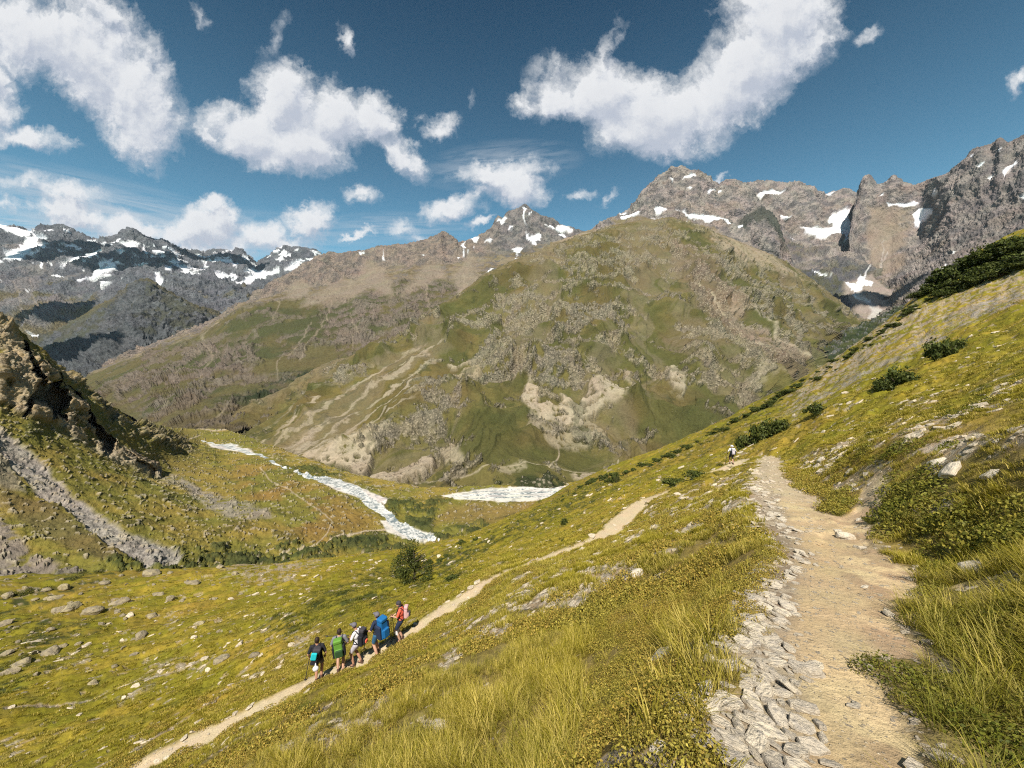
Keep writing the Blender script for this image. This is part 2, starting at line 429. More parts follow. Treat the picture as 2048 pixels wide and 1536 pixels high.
def E_col(P, U, V, t, N):
    U2, V2 = warp(P, U, V, 300, 5)
    n = fbm(P, 500, 5, 0.6)
    g = fbm(P, 90, 5, 0.6, seed=6.0)
    col = mixc(ROCK_G, ROCK_D, sst(g, -0.3, 0.5))
    col = mixc(col, (0.19, 0.172, 0.162), sst(n + (120 - U) / 300 + (V - 560) / 200, 0.1, 0.7) * 0.8)
    col = mixc(col, OLIVE, sst(fbm(P, 260, 5, 0.6, seed=8.0) + (V - 590) / 90, 0.2, 0.7) * 0.75)
    rock = np.ones_like(U)
    snow = [[(-60,440),(0,447),(35,455),(60,458),(70,465),(55,475),(72,490),(60,500),(40,520),(10,518),(30,505),(50,495),(40,490),(55,480),(30,470),(0,460),(-60,460)],
     [(35,488),(62,487),(98,490),(90,500),(60,502),(38,518),(5,516),(25,503),(18,500),(40,498)],[(62,478),(95,478),(80,487),(50,489)],[(0,518),(12,525),(10,531),(-40,530),(-40,512)],
     [(82,462),(100,458),(110,464),(100,468),(84,466)],[(74,462),(76,478),(68,480),(72,462)],[(33,515),(52,525),(45,522),(34,518)],[(80,522),(88,530),(84,538),(78,525)],
     [(120,533),(135,528),(150,514),(158,508),(170,512),(196,512),(200,522),(185,520),(160,523),(140,530),(125,534)],[(178,510),(195,500),(208,498),(204,506),(190,512)],
     [(160,482),(172,484),(196,482),(200,486),(175,488),(165,486)],[(248,491),(270,489),(275,495),(262,497),(246,495)],[(256,484),(272,484),(270,487),(250,482)],
     [(175,556),(190,540),(210,532),(220,526),(232,524),(233,532),(222,537),(205,543),(190,553),(176,558)],[(198,527),(212,520),(225,515),(222,524),(205,532),(196,535)],
     [(195,562),(215,560),(222,563),(208,566),(198,574),(202,566)],[(305,500),(322,500),(345,512),(340,514),(325,508),(312,507)],[(286,488),(291,500),(296,514),(290,513),(285,500)],
     [(307,545),(318,548),(328,560),(335,572),(326,571),(315,560)],[(328,526),(340,537),(345,545),(333,541),(326,532)],[(250,556),(258,559),(250,562),(244,555)],[(100,525),(108,528),(105,532)],
     [(353,510),(358,525),(372,540),(398,548),(402,552),(375,552),(362,540),(352,530),(340,520),(352,522)],[(430,516),(452,517),(468,526),(474,538),(460,528),(445,524),(431,520)],[(430,546),(452,548),(470,545),(462,555),(440,559),(430,553)],[(380,535),(400,540),(402,542),(385,542)],[(408,522),(416,524),(412,528)],
     [(466,548),(475,546),(476,555),(470,562),(462,566),(464,556)],[(476,570),(490,556),(505,548),(520,542),(535,542),(545,540),(562,538),(560,544),(535,552),(520,560),(505,570),(488,568),(480,573)],[(490,540),(505,538),(515,545),(500,548)],[(570,540),(590,530),(608,520),(612,518),(600,532),(580,542)],[(467,560),(480,566),(484,572),(470,568)]]
    col, rock = paint(col, rock, U2, V2, snow, SNOW, 1.6)
    # small ledge snow
    led = sst(fbm(P * np.array([1, 1, 2.5]), 260, 6, 0.62, seed=11.0) - np.abs(V - 505) / 110, 0.26, 0.36)
    col = mixc(col, SNOW, led * 0.9)
    col, rock = paint_lines(col, rock, U2, V2, [[(25,560,1),(38,590,2),(45,620,3),(60,640,2.5),(70,655,2)],[(62,560,1),(62,590,1.5),(75,610,2.5),(82,622,2)],[(110,585,1),(95,610,1.5),(85,622,1)]], SCREE_G, 1.5, k=0.6)
    col, rock = paint(col, rock, U2, V2, [[(52,664),(75,668),(78,674),(62,671)]], SNOW, 1.5)
    return rock, col
mE = m_far
P, U, V, t, N, rk, col = build_far('mountain', E_rows, -420, 720, 1.7, [60, 70, 70], 620, 62, E_col, mE)
finish('mountain', P, col, rk * 0 + 1, mE)

# -- E2: dark spur in front of it
E2_rows = [
 [(-200,900,1300),(60,760,1500),(170,800,1300),(300,760,1700),(450,720,2100),(620,700,2300)],
 [(-200,820,1700),(60,725,1900),(170,700,1900),(285,650,2050),(400,665,2200),(500,670,2400),(620,700,2500)],
 [(-200,800,2100),(0,705,2300),(60,690,2300),(110,668,2350),(150,642,2400),(200,612,2450),(240,590,2500),(272,568,2500),(285,560,2500),(300,562,2500),(320,576,2500),(350,592,2500),(400,614,2500),(450,632,2600),(500,648,2700),(620,680,2800)]]
def E2_col(P, U, V, t, N):
    U2, V2 = warp(P, U, V, 200, 7)
    g = fbm(P, 60, 5, 0.6, seed=6.0); n = fbm(P, 300, 5, 0.55, seed=7.0)
    slope = N[..., 2]
    col = mixc((0.100, 0.105, 0.108), (0.060, 0.064, 0.068), sst(g, -0.3, 0.4))
    gr = sst(n * 0.9 + g * 0.6 + (t - 1.45) * 0.5, 0.05, 0.45)
    col = mixc(col, (0.075, 0.075, 0.045), gr * 0.7)
    col = mixc(col, OLIVE, sst(t, 1.75, 1.98) * 0.6)
    col, _ = paint(col, g, U2, V2, [[(50,664),(78,668),(80,676),(62,673)]], SNOW, 1.5)
    return 1 - 0.6 * gr, col
P, U, V, t, N, rk, col = build_far('mountain', E2_rows, -180, 600, 1.8, [50, 60], 330, 40, E2_col, m_far)
finish('mountain', P, col, rk, m_far)

# -- D: brown ridge and the rounded green shoulder below it, with the pointed peak
D_crest = [(0,850,1500),(100,790,1600),(170,748,1700),(230,718,1650),(300,692,1600),(400,655,1650),(470,617,1700),(500,600,1750),(520,583,1850),(545,566,1900),(570,552,1950),(590,541,2000),(610,528,2000),(632,515,2050),(650,511,2050),(662,507,2100),(680,509,2100),(700,504,2100),(730,503,2150),(752,495,2150),(800,490,2200),(830,484,2200),(850,480,2250),(872,470,2250),(884,463,2250),(895,472,2300),(905,478,2300),(918,486,2300),(935,482,2300),(950,475,2350),(968,468,2400),(985,455,2400),(997,432,2450),(1004,440,2450),(1018,424,2500),(1035,421,2500),(1050,410,2500),(1062,421,2500),(1080,430,2500),(1105,437,2500),(1118,447,2500),(1142,456,2500),(1160,462,2600),(1230,470,2600),(1320,480,2600)]
D_rows = [
 [(0,930,900),(100,830,1000),(170,790,1000),(230,815,780),(300,850,580),(380,872,430),(450,872,420),(520,850,520),(600,820,600),(700,775,660),(800,730,720),(900,670,800),(1000,605,900),(1100,545,1000),(1320,500,1200)],
 [(0,890,1100),(100,810,1150),(170,768,1250),(230,760,1050),(300,765,900),(400,770,820),(500,740,880),(600,715,960),(700,690,1000),(800,655,1080),(900,625,1150),(1000,580,1250),(1100,530,1350),(1320,495,1500)],
 [(0,870,1200),(100,800,1350),(170,754,1450),(300,703,1350),(400,668,1330),(480,616,1380),(560,602,1400),(700,592,1450),(800,562,1550),(900,560,1650),(1000,535,1800),(1100,510,1950),(1320,488,2200)],
 [(0,860,1350),(100,795,1500),(170,751,1600),(300,697,1500),(400,661,1500),(480,612,1560),(560,585,1650),(620,572,1700),(700,560,1750),(800,535,1850),(900,525,1950),(1000,505,2050),(1100,490,2200),(1320,484,2400)],
 D_crest]
def D_col(P, U, V, t, N):
    U2, V2 = warp(P, U, V, 120, 7)
    g = fbm(P, 40, 5, 0.62, seed=6.0); n = fbm(P, 220, 5, 0.6, seed=7.0); n2 = fbm(P, 90, 4, 0.6, seed=17.0)
    rockc = mixc((0.225, 0.18, 0.145), (0.14, 0.12, 0.105), sst(g, -0.2, 0.45))
    peak = sst(U, 950, 1010)
    rockc = mixc(rockc, mixc((0.19, 0.172, 0.16), (0.10, 0.098, 0.098), sst(g, -0.3, 0.4)), peak)
    upper = sst(t + n * 0.25, 2.85, 3.15)
    bench = sst(t + n * 0.2, 1.9, 2.15) * (1 - upper)
    low = mixc((0.105, 0.09, 0.038), (0.066, 0.068, 0.028), sst(n, -0.2, 0.3))
    low = mixc(low, (0.12, 0.085, 0.05), sst(n2 + (V - 760) / 200, 0.1, 0.6) * 0.55)
    lowrock = sst(n2 * 0.8 + g * 0.55, 0.10, 0.40) * 0.75
    lowrock = np.maximum(lowrock, sst(pip([(250,760),(380,690),(480,680),(520,720),(430,790),(300,830),(240,800)], U2, V2), -14, 6) * sst(g, -0.25, 0.2))
    lowrock = np.maximum(lowrock, sst(pip([(640,620),(780,560),(900,570),(960,580),(860,660),(740,720),(660,690)], U2, V2), -14, 6) * sst(g, -0.35, 0.15))
    lowc = mixc(low, (0.165, 0.135, 0.105), lowrock)
    benc = mixc((0.20, 0.16, 0.105), (0.115, 0.092, 0.045), sst(n + g * 1.1 + n2 * .6, -0.7, 0.15))
    benc = mixc(benc, rockc, sst(g + n2 * .6, -.15, .3) * .85)
    col = mixc(lowc, benc, bench); col = mixc(col, rockc, upper)
    rock = np.clip(lowrock * (1 - bench) * (1 - upper) + 0.15 * bench + upper, 0, 1)
    # pale scree cones under the ridge
    cones = [[(700,560),(740,520),(770,540),(790,590),(740,580),(705,600),(650,605),(600,612),(620,590)],[(905,560),(930,520),(940,500),(960,560),(950,620),(938,660),(925,600)],[(1040,560),(1050,520),(1065,540),(1062,580),(1052,560)],[(800,590),(840,540),(880,530),(900,560),(870,560),(840,575)],[(590,560),(610,560),(620,585),(590,600),(560,600)]]
    col, rock = paint(col, rock, U2, V2, cones, (0.215, 0.175, 0.13), 7, 0.35)
    lines = [[(930,555,3),(922,600,3),(928,640,2)],[(955,540,2),(970,565,3),(975,590,2)],[(850,560,1.5),(855,600,1.5),(870,640,1)],[(620,640,1),(600,690,1.5),(560,720,1),(548,760,1.5)],[(700,625,1),(715,660,1.5),(705,700,1)],[(440,640,1.2),(400,680,1.2),(420,720,1.5),(390,770,1)],[(545,640,1.2),(560,600,1)],[(660,600,1.5),(640,660,1.5),(600,720,1.5)],[(480,790,1.5),(440,830,2),(400,850,1.5)],[(350,800,1.5),(320,820,2)]]
    col, rock = paint_lines(col, rock, U2, V2, lines, (0.27,0.22,0.16), 1.2, 0.1, 0.6)
    # dark alder patches
    dk = sst(pip([(470,790),(560,750),(640,740),(620,790),(560,810),(490,800)], U2, V2), -14, 8) * sst(g, -0.3, 0.15)
    col = mixc(col, (0.022, 0.034, 0.014), dk * 0.85)
    # footpath across the valley floor
    snow = [[(1000,440),(1008,432),(1016,436),(1012,446),(1004,452)],[(1014,455),(1028,452),(1020,457),(1008,462)],[(1046,420),(1052,420),(1050,430),(1056,442),(1048,436)],[(1052,462),(1062,470),(1080,472),(1085,478),(1076,485),(1070,492),(1062,480),(1054,468)],[(1090,442),(1108,452),(1120,450),(1138,455),(1145,462),(1120,462),(1105,455)],[(1115,465),(1135,472),(1128,474),(1112,468)],[(940,478),(955,472),(953,482),(942,485)],[(975,482),(985,478),(980,484),(970,487)],[(938,502),(952,494),(950,498),(938,504)],[(1025,496),(1050,498),(1045,502),(1036,512),(1030,505)],[(928,492),(932,490),(926,508),(924,506)],[(840,510),(850,512),(846,518)],[(915,512),(922,514),(918,518)],[(770,502),(772,520),(768,518)],[(978,535),(984,536),(980,548)],[(720,503),(730,505),(722,508)],[(1062,425),(1066,432),(1063,434)]]
    col, rock = paint(col, rock, U2, V2, snow, SNOW, 1.3)
    return rock, col
P, U, V, t, N, rk, col = build_far('mountain', D_rows, -40, 1300, 1.6, [55, 70, 40, 60], 210, 20, D_col, m_mid)
finish('mountain', P, col, rk, m_mid)

# -- F2: back wall of the cirque
F2_rows = [
 [(1350,640,1700),(1500,640,1700),(1600,640,1700),(1700,680,1500),(1800,680,1400),(1950,640,1500)],
 [(1350,560,2100),(1550,560,2100),(1620,545,2200),(1700,540,2200),(1800,560,2100),(1950,540,2100)],
 [(1350,470,2600),(1550,480,2600),(1600,462,2700),(1700,470,2600),(1800,480,2600),(1950,500,2600)],
 [(1350,420,3000),(1450,390,3000),(1480,372,3000),(1500,366,3000),(1520,361,3000),(1540,363,3000),(1575,366,3000),(1595,363,3000),(1612,370,3000),(1635,384,3000),(1650,390,3200),(1668,383,3200),(1692,377,3200),(1705,384,3200),(1712,394,3200),(1760,420,3200),(1950,460,3200)]]
def F_rock(P, g, n):
    c = mixc((0.275, 0.238, 0.212), (0.145, 0.132, 0.126), sst(g, -0.25, 0.4))
    return mixc(c, PINKISH, sst(n, 0.1, 0.6) * 0.4)
def F2_col(P, U, V, t, N):
    U2, V2 = warp(P, U, V, 150, 5)
    g = fbm(P, 60, 5, 0.62, seed=6.0); n = fbm(P, 250, 5, 0.6, seed=7.0)
    col = F_rock(P, g, n); rock = np.ones_like(U)
    low = sst(V2 + n * 40, 500, 560)
    col = mixc(col, mixc((0.085, 0.085, 0.055), ROCK_D, sst(g, -0.2, 0.3)), low)
    mor = sst(pip([(1690,560),(1745,545),(1790,590),(1830,610),(1790,640),(1740,660),(1690,600)], U2, V2), -6, 6)
    col = mixc(col, (0.27, 0.225, 0.19), mor); rock *= 1 - 0.7 * mor
    snow = [[(1518,392),(1545,378),(1570,382),(1552,390),(1535,394),(1525,400)],[(1602,450),(1625,458),(1650,462),(1665,448),(1655,440),(1662,430),(1690,420),(1698,425),(1697,440),(1708,445),(1705,460),(1697,478),(1690,482),(1684,465),(1665,468),(1640,472),(1618,466)],[(1652,388),(1668,383),(1660,392)],[(1580,468),(1595,475),(1585,472)],[(1560,428),(1580,430),(1565,436)],[(1690,562),(1712,568),(1720,585),(1708,588)],[(1715,560),(1722,545),(1730,558),(1745,565),(1744,575),(1730,570),(1722,585),(1716,575)],[(1706,590),(1730,596),(1745,604),(1720,600)],[(1612,540),(1640,548),(1660,556),(1640,552)]]
    col, rock = paint(col, rock, U2, V2, snow, SNOW, 1.4)
    col, rock = paint_lines(col, rock, U2, V2, [[(1715,590,3),(1735,605,4),(1755,620,8),(1750,640,14)]], (0.42, 0.40, 0.37), 2.5)
    col, rock = paint_lines(col, rock, U2, V2, [[(1740,532,1),(1732,548,1.5),(1725,560,2)]], (0.6, 0.6, 0.6), 1.2)
    return rock, col
P, U, V, t, N, rk, col = build_far('mountain', F2_rows, 1360, 1900, 1.6, [50, 60, 70], 240, 30, F2_col, m_mid)
finish('mountain', P, col, rk, m_mid)

# -- F1: the pyramid behind the central hill
F1_rows = [
 [(1100,560,1000),(1200,520,1050),(1250,500,1050),(1340,500,1100),(1400,520,1100),(1500,575,1150),(1560,610,1150),(1620,650,1150),(1680,690,1200)],
 [(1100,490,1250),(1200,466,1350),(1260,442,1450),(1350,428,1500),(1400,440,1500),(1500,468,1500),(1545,520,1500),(1575,560,1450),(1620,620,1400),(1680,660,1400)],
 [(1100,486,1500),(1150,472,1600),(1195,455,1700),(1215,440,1750),(1232,434,1800),(1262,418,1850),(1275,402,1850),(1285,385,1880),(1300,368,1900),(1318,352,1900),(1332,347,1900),(1343,334,1900),(1352,338,1900),(1362,332,1900),(1378,340,1900),(1395,341,1900),(1410,348,1900),(1420,358,1900),(1436,370,1900),(1452,363,1900),(1470,361,1900),(1488,368,1900),(1500,378,1900),(1512,396,1880),(1528,420,1850),(1545,430,1800),(1555,450,1780),(1562,478,1750),(1572,505,1700),(1590,560,1650),(1620,612,1600),(1680,655,1600)]]
def F1_col(P, U, V, t, N):
    U2, V2 = warp(P, U, V, 100, 4)
    g = fbm(P, 40, 5, 0.62, seed=6.0); n = fbm(P, 160, 5, 0.6, seed=7.0)
    col = F_rock(P, g, n); rock = np.ones_like(U)
    col = mixc(col, (0.055, 0.062, 0.05), sst(pip([(1480,440),(1520,410),(1545,425),(1565,470),(1570,510),(1550,470),(1530,440),(1500,445),(1488,470)], U2, V2), -5, 4) * 0.85)
    low = sst(V2 + n * 14 - np.interp(U, [1200, 1300, 1400, 1480, 1560, 1620], [455, 440, 452, 480, 540, 600]), -4, 6)
    col = mixc(col, mixc((0.27, 0.215, 0.15), (0.17, 0.135, 0.075), sst(n, -0.1, 0.3)), low); rock *= 1 - 0.8 * low
    snow = [[(1240,430),(1262,424),(1280,416),(1276,424),(1255,432),(1242,435)],[(1310,420),(1322,412),(1336,414),(1325,420),(1318,424)],[(1298,432),(1315,438),(1328,434),(1318,441)],[(1362,420),(1378,430),(1405,432),(1420,430),(1440,434),(1455,440),(1470,450),(1488,446),(1482,458),(1475,462),(1462,452),(1448,442),(1425,440),(1420,444),(1400,438),(1375,434)],[(1368,442),(1380,443),(1392,450),(1375,450)],[(1368,357),(1378,348),(1388,346),(1390,352),(1378,355)],[(1338,352),(1348,358),(1350,362),(1340,356)],[(1416,381),(1440,381),(1440,384),(1418,384)],[(1352,413),(1362,420),(1356,420)],[(1376,373),(1384,375),(1378,377)]]
    col, rock = paint(col, rock, U2, V2, snow, SNOW, 1.3)
    return rock, col
P, U, V, t, N, rk, col = build_far('mountain', F1_rows, 1100, 1680, 1.5, [50, 110], 150, 17, F1_col, m_mid)
finish('mountain', P, col, rk, m_mid)

# -- G: big face on the right
G_rows = [
 [(1650,720,1700),(1720,700,1500),(1760,690,1200),(1800,670,1100),(1850,630,1050),(1950,590,1000),(2048,550,950),(2450,520,900)],
 [(1650,680,2100),(1700,620,2180),(1760,590,2000),(1850,570,1650),(1950,540,1500),(2048,500,1400),(2450,480,1200)],
 [(1650,670,2190),(1695,590,2280),(1720,480,2390),(1780,470,2350),(1840,460,2260),(1900,460,1950),(2048,400,1700),(2450,380,1500)],
 [(1650,660,2200),(1685,640,2240),(1693,560,2310),(1698,500,2370),(1703,450,2420),(1710,410,2455),(1718,388,2475),(1724,365,2495),(1729,353,2505),(1737,349,2505),(1744,356,2495),(1750,370,2475),(1762,369,2470),(1770,366,2465),(1776,361,2465),(1786,350,2465),(1794,357,2450),(1805,366,2435),(1828,371,2400),(1850,363,2370),(1872,356,2250),(1892,350,2200),(1905,338,2200),(1930,318,2150),(1945,300,2150),(1962,294,2100),(1985,287,2100),(1999,277,2050),(2010,290,2050),(2025,284,2050),(2048,271,2000),(2100,240,2000),(2200,250,1950),(2450,230,1900)]]
def G_col(P, U, V, t, N):
    U2, V2 = warp(P, U, V, 150, 6)
    g = fbm(P, 55, 5, 0.62, seed=6.0); n = fbm(P, 220, 5, 0.6, seed=7.0)
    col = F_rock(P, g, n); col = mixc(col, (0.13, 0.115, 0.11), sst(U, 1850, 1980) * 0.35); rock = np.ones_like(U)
    bench = sst(pip([(1735,415),(1830,415),(1835,470),(1800,540),(1760,570),(1740,560),(1738,480)], U2, V2), -8, 8) * sst(n, -0.5, 0.1)
    col = mixc(col, (0.245, 0.195, 0.15), bench); rock *= 1 - 0.6 * bench
    gr = sst(n + g * 0.4 + (V - 600) / 80, -0.1, 0.5) * (1 - sst(U, 1900, 2000))
    col = mixc(col, (0.10, 0.092, 0.055), gr * 0.8)
    snow = [[(1768,405),(1785,410),(1810,407),(1828,402),(1838,405),(1830,410),(1810,414),(1775,413)],[(1825,432),(1838,418),(1855,415),(1870,420),(1858,432),(1845,440),(1836,455),(1830,452),(1828,440)],[(1755,398),(1765,388),(1762,396)],[(1865,380),(1868,385),(1862,394)],[(2005,340),(2020,330),(2028,318),(2026,332),(2010,355),(2004,368)],[(1940,310),(1952,305),(1946,312)],[(1910,600),(1925,585),(1895,595)],[(1905,500),(1912,498),(1908,508)],[(1955,330),(1968,324),(1960,332)],[(1995,300),(2004,296),(2000,303)],[(2040,395),(2055,388),(2050,398)],[(1880,545),(1895,530),(1898,534),(1885,548)],[(1975,356),(1990,346),(1982,358)]]
    col, rock = paint(col, rock, U2, V2, snow, SNOW, 1.4)
    col, rock = paint_lines(col, rock, U2, V2, [[(2022,335,1.2),(2012,350,1.5),(2006,362,1)],[(1778,500,1.2),(1760,540,1.2),(1772,480,1)]], (0.35,0.3,0.26), 1.2)
    return rock, col
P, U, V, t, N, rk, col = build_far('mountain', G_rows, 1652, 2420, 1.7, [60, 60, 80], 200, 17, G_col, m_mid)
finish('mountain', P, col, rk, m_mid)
print('far done', time.time() - T0)
# =================================================================== C: central hill
m_hill = surf_mat('hill_grass_and_outcrops', 2.2, 1.3, contrast=0.45, speck=0.62, bump_fine=1.0)
C_rows = [
 [(-60,700,2500),(100,800,1000),(200,850,700),(300,880,540),(400,885,430),(450,905,370),(520,915,330),(600,935,300),(700,975,262),(780,1000,240),(850,1000,236),(900,996,238),(1000,984,252),(1150,984,258),(1300,978,262),(1400,960,280),(1460,940,300),(1560,850,420),(1640,760,600),(1700,700,850),(1800,690,900)],
 [(-60,700,2500),(100,790,1050),(200,845,730),(300,870,560),(400,868,450),(450,880,400),(520,880,370),(600,890,345),(700,900,320),(780,910,305),(850,905,300),(900,890,305),(1000,870,330),(1150,870,330),(1300,865,330),(1400,850,345),(1500,810,400),(1560,780,460),(1640,712,640),(1700,685,850),(1800,680,900)],
 [(-60,700,2500),(100,785,1080),(200,840,750),(300,862,590),(400,858,480),(450,862,440),(520,850,430),(600,830,430),(700,810,430),(800,770,445),(900,745,455),(1000,720,465),(1150,710,475),(1300,715,470),(1400,710,490),(1500,700,530),(1560,690,580),(1640,675,720),(1700,660,900),(1800,670,950)],
 [(-60,700,2500),(100,783,1100),(200,838,770),(300,858,610),(400,852,510),(450,850,490),(520,820,520),(600,785,560),(700,735,590),(800,690,620),(900,640,640),(1000,590,665),(1150,560,680),(1300,550,700),(1400,560,700),(1500,590,720),(1560,605,780),(1640,630,880),(1700,645,1000),(1800,660,1000)],
 [(-60,700,2600),(100,781,1130),(200,836,800),(300,855,640),(400,848,545),(450,838,550),(480,820,560),(520,800,590),(600,765,620),(700,715,660),(760,690,690),(800,668,710),(860,625,740),(900,600,760),(950,565,790),(1000,535,820),(1050,512,850),(1100,495,880),(1150,477,920),(1185,466,950),(1220,454,970),(1250,448,990),(1290,440,1010),(1340,438,1030),(1380,445,1030),(1420,462,1020),(1480,484,1040),(1530,504,1060),(1570,524,1080),(1620,560,1100),(1680,605,1120),(1715,640,1100),(1800,660,1050)]]
FAN = [0.0]
def C_col(P, U, V, t, N):
    U2, V2 = warp(P, U, V, 45, 11)
    g = fbm(P, 9, 5, 0.65, seed=6.0); n = fbm(P, 70, 5, 0.6, seed=7.0); n2 = fbm(P, 24, 5, 0.65, seed=17.0)
    grass = mixc((0.082, 0.080, 0.026), (0.13, 0.112, 0.038), sst(n, -0.35, 0.35))
    grass = mixc(grass, (0.115, 0.085, 0.034), sst(fbm(P, 110, 4, 0.5, seed=21.0) + t * 0.12 - 0.2, 0.1, 0.5) * 0.6)
    up = sst(t, 2.0, 4.0)
    # where the rock shows
    bias = np.interp(t, [0, 0.5, 1.2, 2.0, 3.0, 4.0], [-0.30, -0.12, 0.05, 0.16, 0.18, -0.05])
    zones_rock = [([(960,640),(1150,620),(1260,640),(1320,690),(1200,740),(1060,760),(960,730)], .25), ([(1380,660),(1480,640),(1560,690),(1520,800),(1440,830),(1390,740)], .4), ([(720,850),(830,760),(900,800),(880,900),(800,980),(720,960)], .3), ([(1080,480),(1300,470),(1420,560),(1300,620),(1100,640),(950,640)], .28), ([(1340,450),(1440,480),(1520,600),(1440,620),(1350,540)], .4)]
    zones_green = [([(1290,570),(1360,540),(1400,570),(1360,640),(1260,650)], .6), ([(880,820),(1000,770),(1060,800),(1040,850),(900,860)], .55), ([(1200,760),(1400,740),(1440,860),(1300,900),(1150,880)], .35), ([(620,800),(760,740),(800,760),(700,850),(640,850)], .5)]
    for z, k in zones_rock: bias = bias + k * sst(pip(z, U2, V2), -25, 15)
    for z, k in zones_green: bias = bias - k * sst(pip(z, U2, V2), -25, 10)
    left = 1 - sst(U, 560, 760); bias = bias - left * 0.35
    band = ridged(P * np.array([1, 1, 1.9]), 75, 3, .55, seed=33.0) - .95
    rk = sst(n * .55 + n2 * 0.45 + g * 0.45 + band * .75 + bias, 0.10, 0.36)
    rockc = mixc((0.215, 0.188, 0.115), (0.110, 0.098, 0.062), sst(g, -0.2, 0.4))
    rockc = mixc(rockc, (0.155, 0.138, 0.108), sst(n, 0.0, 0.5) * 0.5)
    col = mixc(grass, rockc, rk)
    # upper dry alp
    col = mixc(col, mixc((0.175, 0.138, 0.072), (0.105, 0.083, 0.04), sst(g, -0.2, 0.3)), sst(t + n * 0.3, 3.45, 3.95) * 0.75 * (1 - rk * 0.6))
    # reddish spur
    col = mixc(col, (0.165, 0.115, 0.085), sst(pip([(1340,470),(1400,490),(1460,560),(1500,640),(1620,740),(1600,760),(1480,680),(1400,600),(1350,540)], U2, V2), -12, 12) * 0.55)
    # scree fans
    fans = [([(510,905),(560,868),(640,820),(700,800),(760,780),(730,850),(640,905),(560,925)], .6, OLIVE),
     ([(520,900),(600,850),(680,812),(640,850),(560,903)], .95, SCREE),
     ([(560,905),(640,860),(740,830),(785,838),(745,880),(720,930),(650,925),(590,922)], 1, SCREE),
     ([(740,930),(800,905),(868,893),(860,915),(800,935),(730,950)], 1, SCREE),
     ([(880,740),(950,722),(965,742),(920,752),(885,775)], .9, (0.30,0.25,0.16)), ([(885,715),(960,698),(950,708),(890,724)], .8, SCREE),
     ([(1050,780),(1065,740),(1085,760),(1085,790),(1120,800),(1130,770),(1150,775),(1170,790),(1190,750),(1210,745),(1235,775),(1250,760),(1290,780),(1220,800),(1150,830),(1090,830),(1060,810)], .95, SCREE),
     ([(1060,815),(1150,800),(1200,830),(1230,860),(1160,880),(1110,880),(1060,850)], .55, SCREE), ([(1240,720),(1270,735),(1300,770),(1275,760)], .7, SCREE),
     ([(1335,715),(1350,712),(1370,740),(1375,770),(1350,760)], .8, SCREE),
     ([(870,880),(905,870),(925,905),(940,925),(915,920),(890,915)], .7, SCREE), ([(1140,930),(1170,925),(1185,930),(1200,922),(1210,935),(1180,950),(1150,945)], .8, SCREE),
     ([(985,935),(1050,925),(1060,945),(1000,950)], .6, SCREE), ([(780,960),(800,955),(760,1000),(740,1000)], .7, SCREE_G),
     ([(1440,560),(1500,640),(1600,700),(1640,715),(1600,722),(1540,690),(1470,640)], .65, (0.27,0.205,0.15)),
     ([(1420,465),(1500,480),(1560,520),(1620,565),(1560,545),(1470,520)], .8, (0.29,0.235,0.165)),
     ([(1500,760),(1520,720),(1560,740),(1600,760),(1540,750)], .3, SCREE)]
    st = fbm(P * np.array([1, 1, 0.25]), 6, 4, 0.6, seed=30.0)
    for z, k, c in fans:
        m = sst(pip(z, U2, V2), -3, 5) * k * sst(st + 0.55, 0.0, 0.35)
        col = mixc(col, c, m); rk = rk * (1 - m * 0.9); FAN[0] = np.maximum(FAN[0], m)
    FAN[0] = np.maximum(FAN[0], sst(pip([(470,900),(560,840),(660,780),(800,700),(880,660),(840,760),(760,850),(640,900),(520,920)], U2, V2), -30, 20) * .8)
    # slanting stripes on the big left fan
    sn = np.sin((V + (U - 600) * 0.62) * 0.33 + n2 * 2.0)
    ms = sst(pip([(470,900),(560,840),(660,780),(800,700),(880,660),(840,760),(760,850),(640,900),(520,920)], U2, V2), -20, 10)
    col = mixc(col, SCREE, ms * sst(sn, 0.35, 1.0) * 0.8); col = mixc(col, (0.15, 0.115, 0.035), ms * sst(-sn, -0.2, 0.9) * 0.5); rk = rk * (1 - 0.7 * ms)
    # thin path and gullies
    lines = [[(740,935,.9),(860,942,.9),(980,937,.9),(1130,924,.9),(1300,912,.9)],[(600,868,.7),(680,876,.7),(740,905,.7)],[(1100,930,2),(1120,890,1.2),(1115,870,1)],[(1400,830,1),(1430,870,1.2)],[(1395,560,1),(1500,670,1.4),(1620,745,1.6)],[(1500,620,1),(1580,690,1),(1660,740,1)],[(1240,890,1.5),(1236,930,1.5)]]
    col, rk = paint_lines(col, rk, U2 * 0.25 + U * 0.75, V2 * 0.25 + V * 0.75, lines, SCREE, 1.0, 0.1, 0.8)
    # riverside alder
    alder = sst(pip([(740,985),(830,960),(1000,955),(1130,955),(1150,985),(1000,990),(900,995),(820,1005),(760,1010)], U2, V2), -8, 6) * sst(n2 + g * 0.5, -0.2, 0.15)
    col = mixc(col, GREEN_D, alder * 0.85)
    col = mixc(col, GREEN_D, sst(n2 * 0.6 + n * 0.5 - g * 0.2, 0.32, 0.5) * 0.55 * (1 - rk))
    return rk, col, g, n2
